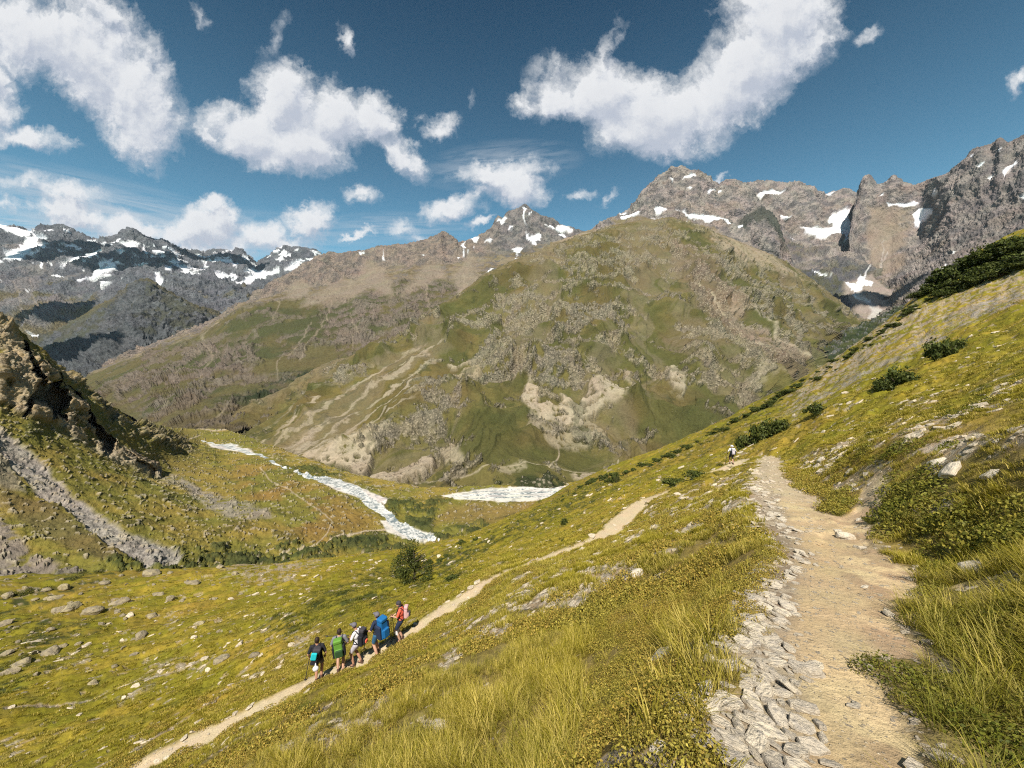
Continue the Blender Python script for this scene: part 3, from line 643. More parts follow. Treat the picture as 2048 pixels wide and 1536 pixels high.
def build_C():
    rows = C_rows
    crest = rows[-1]
    rows = rows + [[(u, v + 40, d * 1.25) for u, v, d in crest], [(u, v + 160, d * 1.5) for u, v, d in crest]]
    P, U, V, t = surface(rows, 60, 1790, 1.5, [90, 110, 100, 90, 20, 8])
    N = normals(P); N = np.where((N * P).sum(-1, keepdims=True) > 0, -N, N)
    rk, col, g, n2 = C_col(P, U, V, t, N)
    amp = np.interp(t, [0, 0.25, 1], [0.1, 0.6, 1.0])
    big = ridged(P * np.array([1, 1, 0.6]), 130, 3, 0.5, seed=40.0) - 0.9
    bl = ridged(P, 11, 4, 0.6, seed=41.0) - 0.8
    bl2 = np.abs(fbm(P, 5.0, 3, 0.6, seed=42.0))
    sl = U + (V - 650) * np.interp(U, [600, 900, 1200, 1400, 1600], [1.3, .7, .05, -.4, -.85]) + fbm(P, 90, 3, .5, seed=44.0) * 60
    ribs = ridged(np.stack([sl / 70, V / 420, 0 * V], -1), 1.0, 4, 0.55, seed=45.0) - 0.9
    col = mixc(col, np.array([0.20, 0.16, 0.11]), sst(-ribs, .35, .75) * .35 * sst(t, .3, 1)); col = mixc(col, np.array(GREEN_D) * 1.3, sst(ribs, .25, .7) * .25 * (1 - rk))
    calm = 1 - .8 * FAN[0]
    disp = ribs * 9 * calm * (.45 + .55 * rk) * sst(t, .1, .8) * (1 - np.exp(-((t - 4) / 0.25) ** 2) * .8) + big * 18 * (1 - np.exp(-((t - 4) / 0.3) ** 2)) * amp + fbm(P, 30, 4, 0.55, seed=43.0) * 3.2 * amp
    disp = disp * (.4 + .6 * calm) + rk * (1.6 + bl * 3.4 + bl2 * 2.2) * amp
    P = P + N * disp[..., None]
    finish('hill', P, col, rk, m_hill)
build_C()
print('C done', time.time() - T0)

# =================================================================== right valley bank
def build_R():
    rows = [[(1380,960,250),(1450,930,300),(1560,860,400),(1640,790,520),(1700,750,560),(1800,700,600),(2100,600,700)],
     [(1380,930,270),(1450,905,320),(1520,850,400),(1580,790,500),(1630,735,640),(1680,705,700),(1740,680,720),(1800,650,740),(2100,600,800)],
     [(1380,915,290),(1450,890,340),(1520,835,420),(1580,770,540),(1625,712,700),(1645,690,760),(1680,668,800),(1720,652,820),(1760,632,840),(1800,612,850),(1850,600,860),(2100,590,900)],
     [(1380,960,330),(1450,930,380),(1520,870,470),(1580,810,600),(1645,740,860),(1720,700,940),(1800,660,980),(2100,640,1000)]]
    P, U, V, t = surface(rows, 1400, 2080, 2.0, [40, 50, 20])
    N = normals(P); N = np.where((N * P).sum(-1, keepdims=True) > 0, -N, N)
    n = fbm(P, 30, 5, 0.6); g = fbm(P, 8, 4, 0.6, seed=2)
    col = mixc((0.028, 0.040, 0.016), (0.055, 0.062, 0.024), sst(n, -0.2, 0.4))
    rk = sst(g + n * 0.5, 0.35, 0.6); col = mixc(col, ROCK_G, rk * 0.7)
    P = P + N * (n * 5 + g * 2.5 + rk * 2)[..., None]
    finish('hill', P, col, rk, m_hill)
build_R()

# =================================================================== B: valley floor, left slope and cliffs
m_val = surf_mat('valley_turf_and_cliff', 1.3, 0.6, contrast=0.42, speck=0.6, bump_fine=0.9)
m_bed = surf_mat('pale_gravel', 1.5, 0.25, contrast=0.18)
def water_mat():
    m = bpy.data.materials.new('glacial_water'); m.use_nodes = True
    t = NT(m.node_tree); t.n.clear()
    pos = t.node('ShaderNodeTexCoord').outputs['Object']
    n = t.noise(pos, 0.55, 5, 0.65, 0.6); n2 = t.noise(pos, 0.12, 4, 0.6)
    foam = t.ramp(t.math('ADD', n, t.math('MULTIPLY', t.math('SUBTRACT', n2, .5), .6)), 0.36, 0.62)
    col = t.mix(foam, (0.16, 0.20, 0.21), (0.66, 0.65, 0.61))
    b = t.node('ShaderNodeBsdfPrincipled'); t.put(b.inputs['Base Color'], col); t.put(b.inputs['Roughness'], t.ramp(foam, 0, 1, 0.25, 0.8))
    bp = t.node('ShaderNodeBump'); bp.inputs['Distance'].default_value = 0.25; bp.inputs['Strength'].default_value = 0.8
    t.put(bp.inputs['Height'], n); t.l.new(bp.outputs[0], b.inputs['Normal'])
    o = t.node('ShaderNodeOutputMaterial'); t.l.new(b.outputs[0], o.inputs[0]); return m
m_water = water_mat()

B_rows = [
 [(-500,1330,80),(-200,1260,85),(0,1215,92),(200,1190,100),(400,1165,108),(600,1160,115),(850,1140,140),(1100,1060,170),(1300,1020,190),(1500,990,200)],
 [(-500,1220,95),(-200,1130,105),(0,1095,112),(200,1100,118),(330,1112,125),(450,1112,138),(600,1102,150),(750,1085,170),(850,1072,190),(1000,1025,212),(1150,992,240),(1300,985,245),(1500,960,255)],
 [(-500,1090,110),(-200,1010,125),(0,985,133),(200,1015,148),(400,1042,165),(600,1032,185),(750,1012,215),(850,1012,222),(1000,990,243),(1150,978,256),(1300,970,262),(1500,950,275)],
 [(-500,960,125),(-200,890,145),(0,880,158),(100,905,172),(200,932,188),(300,965,202),(400,985,215),(550,965,245),(700,968,250),(850,990,238),(1000,980,252),(1150,972,262),(1300,965,268),(1500,945,280)],
 [(-500,850,140),(-200,800,165),(0,800,180),(60,815,190),(100,845,198),(160,875,206),(220,912,214),(270,945,222),(320,960,235),(380,940,262),(450,928,290),(520,912,315),(600,925,300),(700,960,265),(850,985,245),(1000,975,256),(1150,970,264),(1500,940,285)],
 [(-500,740,150),(-200,700,172),(0,712,188),(60,745,198),(110,790,206),(150,820,214),(200,855,222),(260,895,232),(310,935,245),(360,915,285),(450,905,330),(520,902,335),(600,915,318),(700,950,275),(850,980,250),(1000,973,258),(1150,968,266),(1500,935,288)],
 [(-500,560,170),(-200,580,190),(-60,610,205),(0,640,214),(20,648,216),(45,672,222),(60,688,225),(90,706,230),(120,735,236),(160,770,246),(200,800,256),(250,835,270),(300,862,288),(340,880,305),(370,888,340),(400,884,380),(450,884,385),(500,893,358),(560,902,338),(600,912,325),(700,948,282),(850,976,254),(1000,971,260),(1150,966,268),(1500,930,290)],
 [(-500,620,260),(-200,640,270),(0,690,280),(60,735,285),(120,790,300),(200,838,370),(300,850,430),(370,856,450),(450,858,440),(560,895,365),(700,955,300),(850,985,262),(1000,975,268),(1150,970,276),(1500,960,320)]]
RIVER = [[(395,878,2),(440,890,5),(480,899,6),(520,910,4),(560,930,3),(600,948,4),(640,958,9),(680,968,12),(715,985,15),(735,1003,12),(765,1020,12),(790,1045,14),(820,1065,16),(850,1074,12),(880,1080,5)]]
GRAVEL = [[(880,991),(920,982),(980,976),(1060,973),(1130,972),(1175,974),(1150,985),(1110,996),(1040,1004),(960,1001),(900,997)], [(640,955),(700,965),(740,985),(778,1000),(770,1010),(730,1002),(690,985),(650,968)],[(412,886),(460,888),(500,898),(515,908),(470,903),(430,896)],[(760,1040),(790,1038),(830,1058),(868,1072),(850,1084),(810,1078),(775,1062)]]
def build_B():
    P, U, V, t = surface(B_rows, -420, 1480, 1.35, [50, 70, 60, 55, 60, 60, 16])
    N = normals(P); N = np.where((N * P).sum(-1, keepdims=True) > 0, -N, N)
    U2, V2 = warp(P, U, V, 22, 6)
    g = fbm(P, 4.5, 5, 0.65, seed=6.0); n = fbm(P, 34, 5, 0.6, seed=7.0); n2 = fbm(P, 12, 5, 0.62, seed=17.0)
    turf = mixc((0.165, 0.15, 0.030), (0.235, 0.18, 0.040), sst(n, -0.3, 0.4))
    turf = mixc(turf, GREEN_D, sst(n2 + g * 0.35, 0.32, 0.6) * 0.5)
    turf = mixc(turf, (0.22, 0.135, 0.040), sst(pip([(470,930),(560,940),(640,985),(720,1020),(740,1060),(640,1080),(560,1050),(480,980)], U2, V2), -30, 20) * sst(n, -0.4, 0.3) * 0.7)
    turf = mixc(turf, (0.21, 0.135, 0.05), sst(pip([(900,1010),(1050,1008),(1120,1000),(1080,1035),(980,1050),(880,1040)], U2, V2), -12, 12) * 0.6)
    col = turf
    # cliffs
    cl_polys = [[(-420,560),(-60,600),(0,640),(20,660),(50,700),(95,740),(130,790),(150,800),(180,830),(225,870),(270,900),(320,950),(300,955),(250,930),(200,905),(190,880),(150,872),(110,850),(60,835),(0,820),(-420,800)]]
    cliff = sst(pip(cl_polys[0], U2, V2), -6, 4)
    cliff = cliff * sst(n2 + g * 0.4 + 0.75, 0.0, 0.3)
    crag = sst(pip([(120,735),(200,790),(300,850),(370,880),(385,905),(330,900),(260,860),(180,800)], U2, V2), -5, 5) * sst(n2 + g * 0.5, -0.05, 0.2)
    cliff = np.maximum(cliff, crag * 0.9)
    rockc = mixc((0.36, 0.275, 0.165), (0.23, 0.18, 0.115), sst(g, -0.1, 0.5))
    rockc = mixc(rockc, (0.26, 0.19, 0.07), sst(n2, 0.25, 0.6) * 0.5)
    col = mixc(col, (0.15, 0.125, 0.035), sst(t, 3.4, 4.0) * (1 - sst(U, 380, 430)) * .6)
    col = mixc(col, rockc, cliff); rk = cliff.copy()
    # dark shrubs on the spur and along the stream
    shr = sst(pip([(180,770),(300,840),(380,880),(470,905),(440,930),(360,915),(280,880),(200,830)], U2, V2), -10, 8) * .55 * sst(n2 + g, 0.15, 0.4)
    shr = np.maximum(shr, sst(pip([(-400,1260),(0,1160),(120,1140),(220,1120),(330,1105),(450,1085),(560,1090),(640,1075),(760,1075),(820,1080),(900,1060),(1000,1040),(1100,1010),(1200,985),(1300,1000),(1100,1060),(900,1110),(800,1150),(600,1140),(300,1170),(0,1220),(-400,1300)], U2, V2), -8, 5) * sst(n2 + g * 0.8 + 0.02, 0.0, 0.25))
    shr = np.maximum(shr, sst(pip([(780,1000),(900,1000),(880,1020),(860,1070),(820,1050),(790,1030),(760,1010)], U2, V2), -6, 6) * sst(n2 + g * 0.6 + 0.35, 0, .25))
    shr = np.maximum(shr, sst(pip([(560,925),(640,935),(700,955),(640,955),(580,945)], U2, V2), -6, 5) * sst(g + 0.3, 0, .25))
    col = mixc(col, mixc((0.030, 0.043, 0.016), (0.068, 0.078, 0.024), sst(g, -.1, .35)), shr * 0.85)
    # grey scree gully and the eroded bank to the left
    gul = sst(pline([(-40,850,20),(20,900,24),(80,950,22),(140,1005,18),(200,1050,18),(250,1085,20),(300,1105,26),(345,1112,18)], U2, V2), -4, 5)
    gc = mixc((0.25, 0.222, 0.19), (0.35, 0.315, 0.265), sst(g, -0.2, 0.4))
    col = mixc(col, gc, gul); rk = rk * (1 - gul) + 0.35 * gul
    ero = sst(pip([(-420,1000),(0,1010),(30,1060),(70,1110),(130,1130),(200,1150),(100,1160),(0,1170),(-420,1230)], U2, V2), -8, 8) * sst(n2 + 0.45, 0, .4)
    ero = np.maximum(ero, sst(pip([(-100,850),(0,905),(60,980),(20,975),(-100,930)], U2, V2), -6, 6) * 0.8)
    col = mixc(col, (0.22, 0.185, 0.155), ero * 0.9)
    mid = sst(pip([(-420,940),(0,965),(80,1000),(180,1060),(250,1110),(200,1120),(100,1080),(0,1010),(-420,1000)], U2, V2), -10, 10)
    col = mixc(col, (0.115, 0.085, 0.045), mid * 0.6)
    sc2 = [([(330,940),(420,985),(540,1020),(555,1030),(480,1035),(420,1020),(380,990)], .75, SCREE_G), ([(230,905),(330,950),(440,990),(430,1000),(320,965)], .5, SCREE_G), ([(100,855),(180,880),(300,945),(290,952),(180,900)], .5, SCREE)]
    for z, k, c in sc2:
        m = sst(pip(z, U2, V2), -4, 6) * k * sst(g + 0.4, 0, .3); col = mixc(col, c, m)
    lines = [[(520,935,.9),(545,965,.9),(580,980,.9),(620,1010,.9),(650,1030,.9),(665,1045,.9),(655,1065,.9),(635,1085,1)],[(560,1108,1.5),(620,1092,1.8),(680,1075,2),(740,1062,2.2),(780,1058,2)],[(390,855,1),(430,862,1.5),(470,856,1.2),(520,848,1)],[(370,882,.8),(400,870,1)]]
    col, rk = paint_lines(col, rk, U, V, lines, (0.42, 0.34, 0.24), 0.9, 0.1, 0.9)
    # pebbly dots
    dots = sst(fbm(P, 2.6, 3, 0.6, seed=51.0) + n2 * 0.2, 0.50, 0.62) * (1 - shr)
    col = mixc(col, (0.36, 0.31, 0.22), dots * 0.75); rk = np.maximum(rk, dots)
    grav = np.zeros_like(U)
    for z in GRAVEL: grav = np.maximum(grav, sst(pip(z, U2 * .5 + U * .5, V2 * .5 + V * .5), -1.5, 1.5))
    col = mixc(col, mixc((0.60, 0.56, 0.50), (0.36, 0.345, 0.32), sst(g + n2 * .6, -.1, .5)), grav); rk = rk * (1 - grav)
    wat = pline(RIVER[0], U + (U2 - U) * .5, V + (V2 - V) * .5) * 1.0
    wat = np.where(U < 620, wat * 1.0 - 1, wat * 0.75 - 2.6) - 5.0 * np.clip(fbm(P * np.array([1, 1, 0]), 7, 4, .6, seed=66.0), 0, 1)
    for ln in ([(905,992,1.6),(980,988,2.0),(1060,985,1.6),(1150,980,1.6)], [(930,997,1.0),(1000,994,1.4),(1080,992,1.2),(1120,985,1.4)], [(940,985,.8),(1020,979,1.2),(1120,976,1.0)]):
        wat = np.maximum(wat, pline(ln, U, V + (V2 - V) * .35))
    # shape
    steep = sst(t, 3.6, 4.2) * (1 - sst(U, 330, 420))
    big = ridged(P * np.array([1, 1, 0.28]), 30, 4, 0.5, seed=60.0) - 0.85
    disp = steep * (big * 4.5 * (0.35 + 0.65 * cliff) + g * 0.9 * cliff) + n2 * 0.9 + g * 0.35
    calm = np.maximum(grav, sst(wat, -6, 0)); disp = disp * (1 - calm)
    disp = disp + cliff * 2.0 + shr * (0.9 + 1.2 * fbm(P, 2.5, 3, 0.6, seed=61.0)) + dots * 0.6 * (1 - calm)
    disp = disp - gul * 1.2
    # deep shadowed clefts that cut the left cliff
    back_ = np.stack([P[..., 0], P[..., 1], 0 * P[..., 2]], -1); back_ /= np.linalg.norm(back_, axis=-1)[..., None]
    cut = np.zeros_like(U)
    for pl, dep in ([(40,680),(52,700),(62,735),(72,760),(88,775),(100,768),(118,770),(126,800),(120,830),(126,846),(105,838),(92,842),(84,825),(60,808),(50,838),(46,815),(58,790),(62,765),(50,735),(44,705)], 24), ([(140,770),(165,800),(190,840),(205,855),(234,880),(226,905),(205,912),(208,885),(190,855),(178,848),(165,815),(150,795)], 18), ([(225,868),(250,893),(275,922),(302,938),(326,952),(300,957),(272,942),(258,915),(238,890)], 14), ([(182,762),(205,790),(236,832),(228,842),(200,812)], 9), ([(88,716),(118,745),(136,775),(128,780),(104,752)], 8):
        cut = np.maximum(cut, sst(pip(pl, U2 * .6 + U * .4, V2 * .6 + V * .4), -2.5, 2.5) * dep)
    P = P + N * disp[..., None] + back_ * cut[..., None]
    col = mixc(col, np.array([.15, .12, .09]), np.clip(cut / 20, 0, 1) * .8)  # shade inside the clefts is also painted into the rock colour
    nv, nu = U.shape; F4 = grid_faces(nu, nv)
    wf = (wat.ravel() > 0)[F4].sum(1) >= 3
    gf = ((grav.ravel() > 0.5)[F4].sum(1) >= 3) & ~wf
    cc = col.reshape(-1, 3); V3 = P.reshape(-1, 3)
    def sub(sel, name, mat, lift=0.0):
        f = F4[sel]; u_, inv = np.unique(f, return_inverse=True)
        o = mesh_np(name, V3[u_] + np.array([0, 0, lift]), inv.reshape(-1, 4), mat, attrs={'Col': cc[u_], 'rock': rk.ravel()[u_]})
        return tag(o, kind='structure')
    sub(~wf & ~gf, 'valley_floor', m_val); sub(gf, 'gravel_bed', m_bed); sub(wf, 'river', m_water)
build_B()
print('B done', time.time() - T0)
# plain far below everything, out to the horizon
me_pts = [(math.cos(a) * r, math.sin(a) * r, -400.0 if r < 20000 else -400.0) for r in (1, 6000, 11500) for a in np.linspace(0, 2 * math.pi, 65)[:-1]]
fc = [(k * 64 + i, k * 64 + (i + 1) % 64, (k + 1) * 64 + (i + 1) % 64, (k + 1) * 64 + i) for k in (0, 1) for i in range(64)]
tag(mesh_np('lowland', np.array(me_pts), np.array(fc), m_val, attrs={'Col': np.tile(np.array([[0.07, 0.07, 0.035]]), (192, 1)), 'rock': np.zeros(192)}), kind='structure')
# =================================================================== the near slope
def plane_z(x, y): return -1.6 + 0.463 * x - 0.524 * y
ctrl = []
def cp(u, v, d): p = P3(u, v, d); ctrl.append(tuple(p))
PATH = [(-3.2, -3.6, -0.85, .55), (0.35, 0.15, -1.52, .5), (1.17, 1.37, -1.75, .37), (1.90, 2.25, -2.10, .42), (3.00, 3.47, -2.40, .49), (4.75, 5.5, -2.89, .75), (7.1, 9.7, -3.70, .85), (11.0, 16.0, -4.98, .62), (20.1, 29.5, -7.8, .55), (22.5, 33.0, -8.6, .5)]
LONE = tuple(P3(1463, 931, 36)); 
PATH_B = [(22.5, 33.0, -8.6, .45), (22.0, 35.5, -9.4, .5), LONE + (.5,), tuple(P3(1380, 968, 33)) + (.12,), tuple(P3(1290, 1006, 27)) + (.45,)]
LOW = [(1290,1006,27,.55),(1240,1042,24.5,.6),(1210,1075,22.5,.42),(1150,1098,21.3,.33),(1090,1122,20.4,.31),(1000,1152,19,.30),(930,1192,17.8,.29),(860,1243,16.5,.32),(802,1283,15.8,.42),(757,1308,15.2,.42),(716,1327,14.9,.38),(680,1348,14.7,.38),(637,1368,14.5,.38),(540,1408,13.7,.36),(420,1472,12.8,.34),(280,1536,12.0,.34),(100,1640,11.0,.34)]
PATH_L = [tuple(P3(u, v, d)) + (w_,) for u, v, d, w_ in LOW]
for x, y, z, w_ in PATH[1:] + PATH_B[1:-1]: ctrl.append((x, y, z))
for x, y, z, w_ in PATH_L: ctrl.append((x, y, z))
for x, y in [(-2.2,.5),(-1.2,2.2),(0.3,3.2),(-4,3),(-3,6),(-7,6),(0,6),(2.2,6.5),(3.5,9),(0,10),(4,13),(8,18),(3,-1),(6,1),(10,4),(8.5,7.5),(0,-4),(-6,-4),(6,-6),(-14,-6),(14,-6),(0,-18),(-30,-20),(30,-20),(26,6),(40,-5),(11,11)]:
    ctrl.append((x, y, plane_z(x, y) - (0.45 if x < 3 and y < 8 and x > -2 else 0.0)))
for x, y, e in [(2.7,.9,.45),(3.8,2.0,.5),(5.2,3.2,.4),(6.5,5.0,.3),(9,7.5,.3)]: ctrl.append((x, y, plane_z(x, y) - e))
for a in [(1637,822,38),(1540,878,42),(1790,770,36),(1880,710,42),(2048,620,42),(2048,850,7.5),(1850,850,12),(1700,900,15),(1900,780,20),(2048,700,24),
  (830,1157,52),(0,1165,62),(0,1300,38),(0,1536,18),(300,1140,74),(500,1128,76),(700,1120,66),(300,1250,43),(200,1400,26),(500,1300,28),(600,1200,38),(700,1180,41),(400,1350,27),(150,1200,54),(-300,1536,19),(-300,1300,40),(-300,1180,62),
  (1100,1060,46),(1000,1092,50),(1150,1000,62),(1300,950,60),(1400,905,64),(1500,852,66),(1600,795,70),(1700,738,68),(1800,678,64),(2048,545,62),
  (2048,462,78),(1950,510,80),(1860,572,82),(1822,597,84),(1798,632,86),(1740,680,90),(1700,703,93),(1635,745,97),(1560,787,102),(1490,824,107),(1400,872,112),(1250,935,118),(1150,970,118),(1050,1026,112),(950,1072,100),(870,1100,92),(780,1112,86),(2200,400,78),(2400,330,80)]: cp(*a)
for (u, v, d, k, dz) in [(2048,462,78,1.8,-20),(1860,572,82,1.8,-32),(1780,650,88,1.7,-34),(1700,703,93,1.7,-36),(1560,787,102,1.7,-40),(1400,872,112,1.6,-42),(1250,935,118,1.6,-46),(1150,970,118,1.6,-48),(1050,1026,112,1.6,-46),(950,1072,100,1.6,-44),(870,1100,92,1.6,-40),(700,1120,66,1.8,-42),(500,1128,76,1.7,-38),(300,1140,74,1.7,-34),(0,1165,62,1.8,-36),(-300,1180,62,1.8,-36),(2400,330,80,1.8,0)]:
    p = P3(u, v, d); ctrl.append((p[0] * k, p[1] * k, p[2] + dz))
CT = np.array(ctrl)
def tps_phi(r2): return np.where(r2 > 0, r2 * np.log(np.maximum(r2, 1e-12)), 0)
S = 30.0
def tps_fit(XY, Z, lam=0.02):
    X = XY / S; n = len(X)
    K = tps_phi(((X[:, None] - X[None]) ** 2).sum(-1)) + lam * 0.001 * np.eye(n)
    Pm = np.c_[np.ones(n), X]
    A = np.zeros((n + 3, n + 3)); A[:n, :n] = K; A[:n, n:] = Pm; A[n:, :n] = Pm.T
    return np.linalg.solve(A, np.r_[Z, 0, 0, 0])
resid = CT[:, 2] - plane_z(CT[:, 0], CT[:, 1])
TW = tps_fit(CT[:, :2], resid)
def base_z(x, y):
    x = np.asarray(x, float); y = np.asarray(y, float); shp = x.shape; X = np.stack([x.ravel(), y.ravel()], -1) / S; out = np.empty(len(X))
    Cx = CT[:, :2] / S
    for s in range(0, len(X), 60000):
        q = X[s:s + 60000]
        K = tps_phi(((q[:, None] - Cx[None]) ** 2).sum(-1))
        out[s:s + 60000] = K @ TW[:-3] + TW[-3] + q @ TW[-2:]
    return out.reshape(shp) + plane_z(x, y)
def densify(pts, step=0.25):
    pts = np.array(pts, float); seg = np.linalg.norm(np.diff(pts[:, :2], axis=0), axis=1); s = np.r_[0, np.cumsum(seg)]
    n = max(2, int(s[-1] / step)); q = np.linspace(0, s[-1], n)
    out = np.stack([np.interp(q, s, pts[:, k]) for k in range(pts.shape[1])], -1)
    ker = np.ones(9) / 9; pad = np.pad(out, ((4, 4), (0, 0)), mode='edge')
    return np.stack([np.convolve(pad[:, k], ker, 'valid') for k in range(out.shape[1])], -1)
trails = [densify(PATH, .2), densify(PATH_B, .4), densify(PATH_L, .3)]
SIDE = [tuple(P3(u, v, d)) + (w_,) for u, v, d, w_ in [(1680,1075,6.0,.30),(1715,1020,7.0,.28),(1740,970,8.3,.26),(1755,935,9.8,.12)]]
FAINT = [[(0,1418,25,.13),(120,1402,26,.13),(250,1388,27,.13),(380,1368,28,.10)],[(240,1490,15.5,.12),(380,1400,18.5,.12),(480,1332,21,.10),(590,1288,24,.16),(610,1278,25,.16)],[(60,1560,14,.12),(240,1490,15.5,.12)],[(700,1052,44,.1),(760,1040,44,.1)]]
faint = [densify([tuple(P3(u, v, d)) + (w_,) for u, v, d, w_ in ln], .4) for ln in FAINT]
side = densify(SIDE, .2)
def trail_dist(x, y, tr):
    """signed cross distance, half width and height of the nearest trail point"""
    x = np.asarray(x).ravel(); y = np.asarray(y).ravel(); bd = np.full(x.shape, 1e9); bi = np.zeros(x.shape, int)
    A = tr[:, :2]
    for s in range(0, len(x), 40000):
        q = np.stack([x[s:s + 40000], y[s:s + 40000]], -1)
        D = ((q[:, None] - A[None]) ** 2).sum(-1); bi[s:s + 40000] = D.argmin(1)
    T = np.gradient(A, axis=0); tl = np.linalg.norm(T, axis=1); T /= tl[:, None]
    rel = np.stack([x, y], -1) - A[bi]; side_ = T[bi, 0] * rel[:, 1] - T[bi, 1] * rel[:, 0]
    al = (T[bi] * rel).sum(-1) / tl[bi]; fi = np.clip(bi + np.clip(al, -.6, .6), 0, len(tr) - 1.001); i0 = fi.astype(int); ff = fi - i0
    over = np.maximum(np.abs(al) - .6, 0) * tl[bi]
    bd = np.sqrt(side_ ** 2 + over ** 2)
    I = lambda k: tr[i0, k] * (1 - ff) + tr[i0 + 1, k] * ff
    return np.where(side_ > 0, bd, -bd), I(3), I(2), bi
def near_terrain(x, y, detail=True):
    """height and masks of the near slope; x, y flat arrays"""
    x = np.asarray(x, float).ravel(); y = np.asarray(y, float).ravel()
    z = base_z(x, y); r = np.sqrt(x * x + y * y)
    P = np.stack([x, y, z * 0], -1)
    M = {}
    path = np.zeros_like(x); psoft = np.zeros_like(x); slate = np.zeros_like(x)
    wob = fbm(P, 1.1, 4, 0.6, seed=70.0)
    lump = fbm(P, 2.6, 4, 0.55, seed=71.0) * 0.16 + fbm(P, 0.55, 3, 0.55, seed=72.0) * 0.05
    lump = lump * np.clip(r / 5, 0.35, 1) + fbm(P, 11, 4, 0.5, seed=73.0) * 0.55 * sst(r, 12, 40)
    lump = lump + fbm(np.stack([x * .8 + y * .6, (y * .8 - x * .6) * 3.2, z * 0], -1), 7, 4, 0.6, seed=74.0) * 0.30 * sst(r, 14, 30)
    keep = np.ones_like(x)
    for k, tr in enumerate(trails):
        near = np.ones(len(x), bool)
        bx0, by0 = tr[:, 0].min() - 4, tr[:, 1].min() - 4; bx1, by1 = tr[:, 0].max() + 4, tr[:, 1].max() + 4
        near = (x > bx0) & (x < bx1) & (y > by0) & (y < by1)
        if not near.any(): continue
        s, hw, zc, bi = trail_dist(x[near], y[near], tr)
        a = np.abs(s); wb = wob[near] * (0.30 if k == 0 else 0.09)
        reach = 1.1 if k == 0 else 0.7
        flat = 1 - sst(a, hw * 0.9, hw + np.where(s < 0, reach * (1.7 if k == 0 else 1.1), reach))
        cross = -0.10 * s
        zb = z[near]; zt = zc + cross
        z[near] = zb * (1 - flat) + zt * flat
        edge = hw + wb - a
        pm = sst(edge, -0.06, 0.06); ps = sst(edge, -0.45, 0.25)
        path[near] = np.maximum(path[near], pm); psoft[near] = np.maximum(psoft[near], ps)
        keep[near] = np.minimum(keep[near], 1 - 0.85 * sst(edge, -0.5, 0.05))
        z[near] -= pm * 0.03
        if k == 0:
            L = tr[bi, 3]; d_along = np.sqrt(tr[bi, 0] ** 2 + tr[bi, 1] ** 2)
            wide = np.interp(d_along, [0, 1.5, 3, 5, 9, 14, 25], [0.84, 0.74, .56, .40, .42, .45, .6])
            out = np.interp(d_along, [0, 1.2, 2, 2.6, 3.6, 5, 9, 14, 20], [.10, .12, .16, .10, .08, .24, .40, .3, .05])
            sl = sst(s + wb * 0.7, hw * (1 - 2 * wide) + 0.02, hw * (1 - 2 * wide) + 0.30) * sst(hw + out + wb * 1.2 - s, -.08, .12)
            slate[near] = np.maximum(slate[near], sl)
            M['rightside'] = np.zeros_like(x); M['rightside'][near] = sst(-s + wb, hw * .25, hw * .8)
    z = z + lump * keep
    M['path'] = path; M['psoft'] = psoft; M['slate'] = slate
    # bare stony patches on the slope
    for tr in faint + [side]:
        near = (x > tr[:, 0].min() - 3) & (x < tr[:, 0].max() + 3) & (y > tr[:, 1].min() - 3) & (y < tr[:, 1].max() + 3)
        if not near.any(): continue
        s, hw, zc, bi = trail_dist(x[near], y[near], tr)
        e = sst(hw + wob[near] * .12 - np.abs(s), -.08, .06); M.setdefault('faint', np.zeros_like(x)); M['faint'][near] = np.maximum(M['faint'][near], e)
    M.setdefault('faint', np.zeros_like(x))
    s, hw, zc, bi = trail_dist(x, y, side) if len(x) else (x, x, x, x)
    e = sst(hw + wob * .16 - np.abs(s), -.08, .06); path = np.maximum(path, e); M['path'] = path; z = z - .05 * e
    pz = np.stack([x, y, z], -1); U, V, D = proj(pz)
    ok = D > 0.3
    U = np.where(ok, U, -5000); V = np.where(ok, V, 5000)
    M['U'], M['V'] = U, V
    jx = wob * 26; jy = fbm(P, 1.7, 3, 0.6, seed=75.0) * 20
    stony = np.zeros_like(x)
    polys = [[(1060,1120),(1180,1110),(1290,1120),(1340,1150),(1240,1200),(1120,1210),(1010,1290),(900,1270),(980,1210)],
      [(1240,1040),(1330,1000),(1420,960),(1500,945),(1500,1010),(1440,1070),(1350,1110),(1260,1120)],[(1290,1310),(1360,1295),(1430,1330),(1450,1380),(1400,1400),(1310,1380)],
      [(900,1390),(960,1370),(980,1430),(920,1440)],[(1600,920),(1700,880),(1760,870),(1780,930),(1700,990),(1620,970)],[(1780,860),(1880,830),(1960,870),(2048,850),(2100,880),(1950,930),(1820,930)],
      [(1800,800),(1900,790),(2048,740),(2048,800),(1900,840)],[(1880,1160),(1960,1110),(2048,1100),(2048,1180),(1960,1200),(1900,1190)],[(1800,1030),(1900,990),(1960,1020),(1900,1060)],
      [(250,1400),(330,1350),(400,1340),(420,1310),(380,1300),(300,1360),(200,1400)],[(440,1100),(560,1110),(640,1120),(580,1160),(460,1150)],
      [(1700,640),(1800,610),(1900,590),(2048,540),(2048,590),(1900,650),(1800,700),(1690,760),(1620,800),(1560,830),(1600,780)],
      [(590,1270),(640,1240),(620,1290),(570,1310)],[(840,1440),(900,1420),(880,1480)]]
    for pl in polys: stony = np.maximum(stony, sst(pip(pl, U + jx, V + jy), -14, 10))
    sn = fbm(P, 0.9, 4, 0.62, seed=76.0) + fbm(P, 3.5, 3, 0.5, seed=77.0) * 0.5
    stony = stony * sst(sn + 0.15, 0.0, 0.3)
    stony = np.maximum(stony, sst(sn, 0.62, 0.78) * 0.8)
    stony = np.maximum(stony, M['faint'])
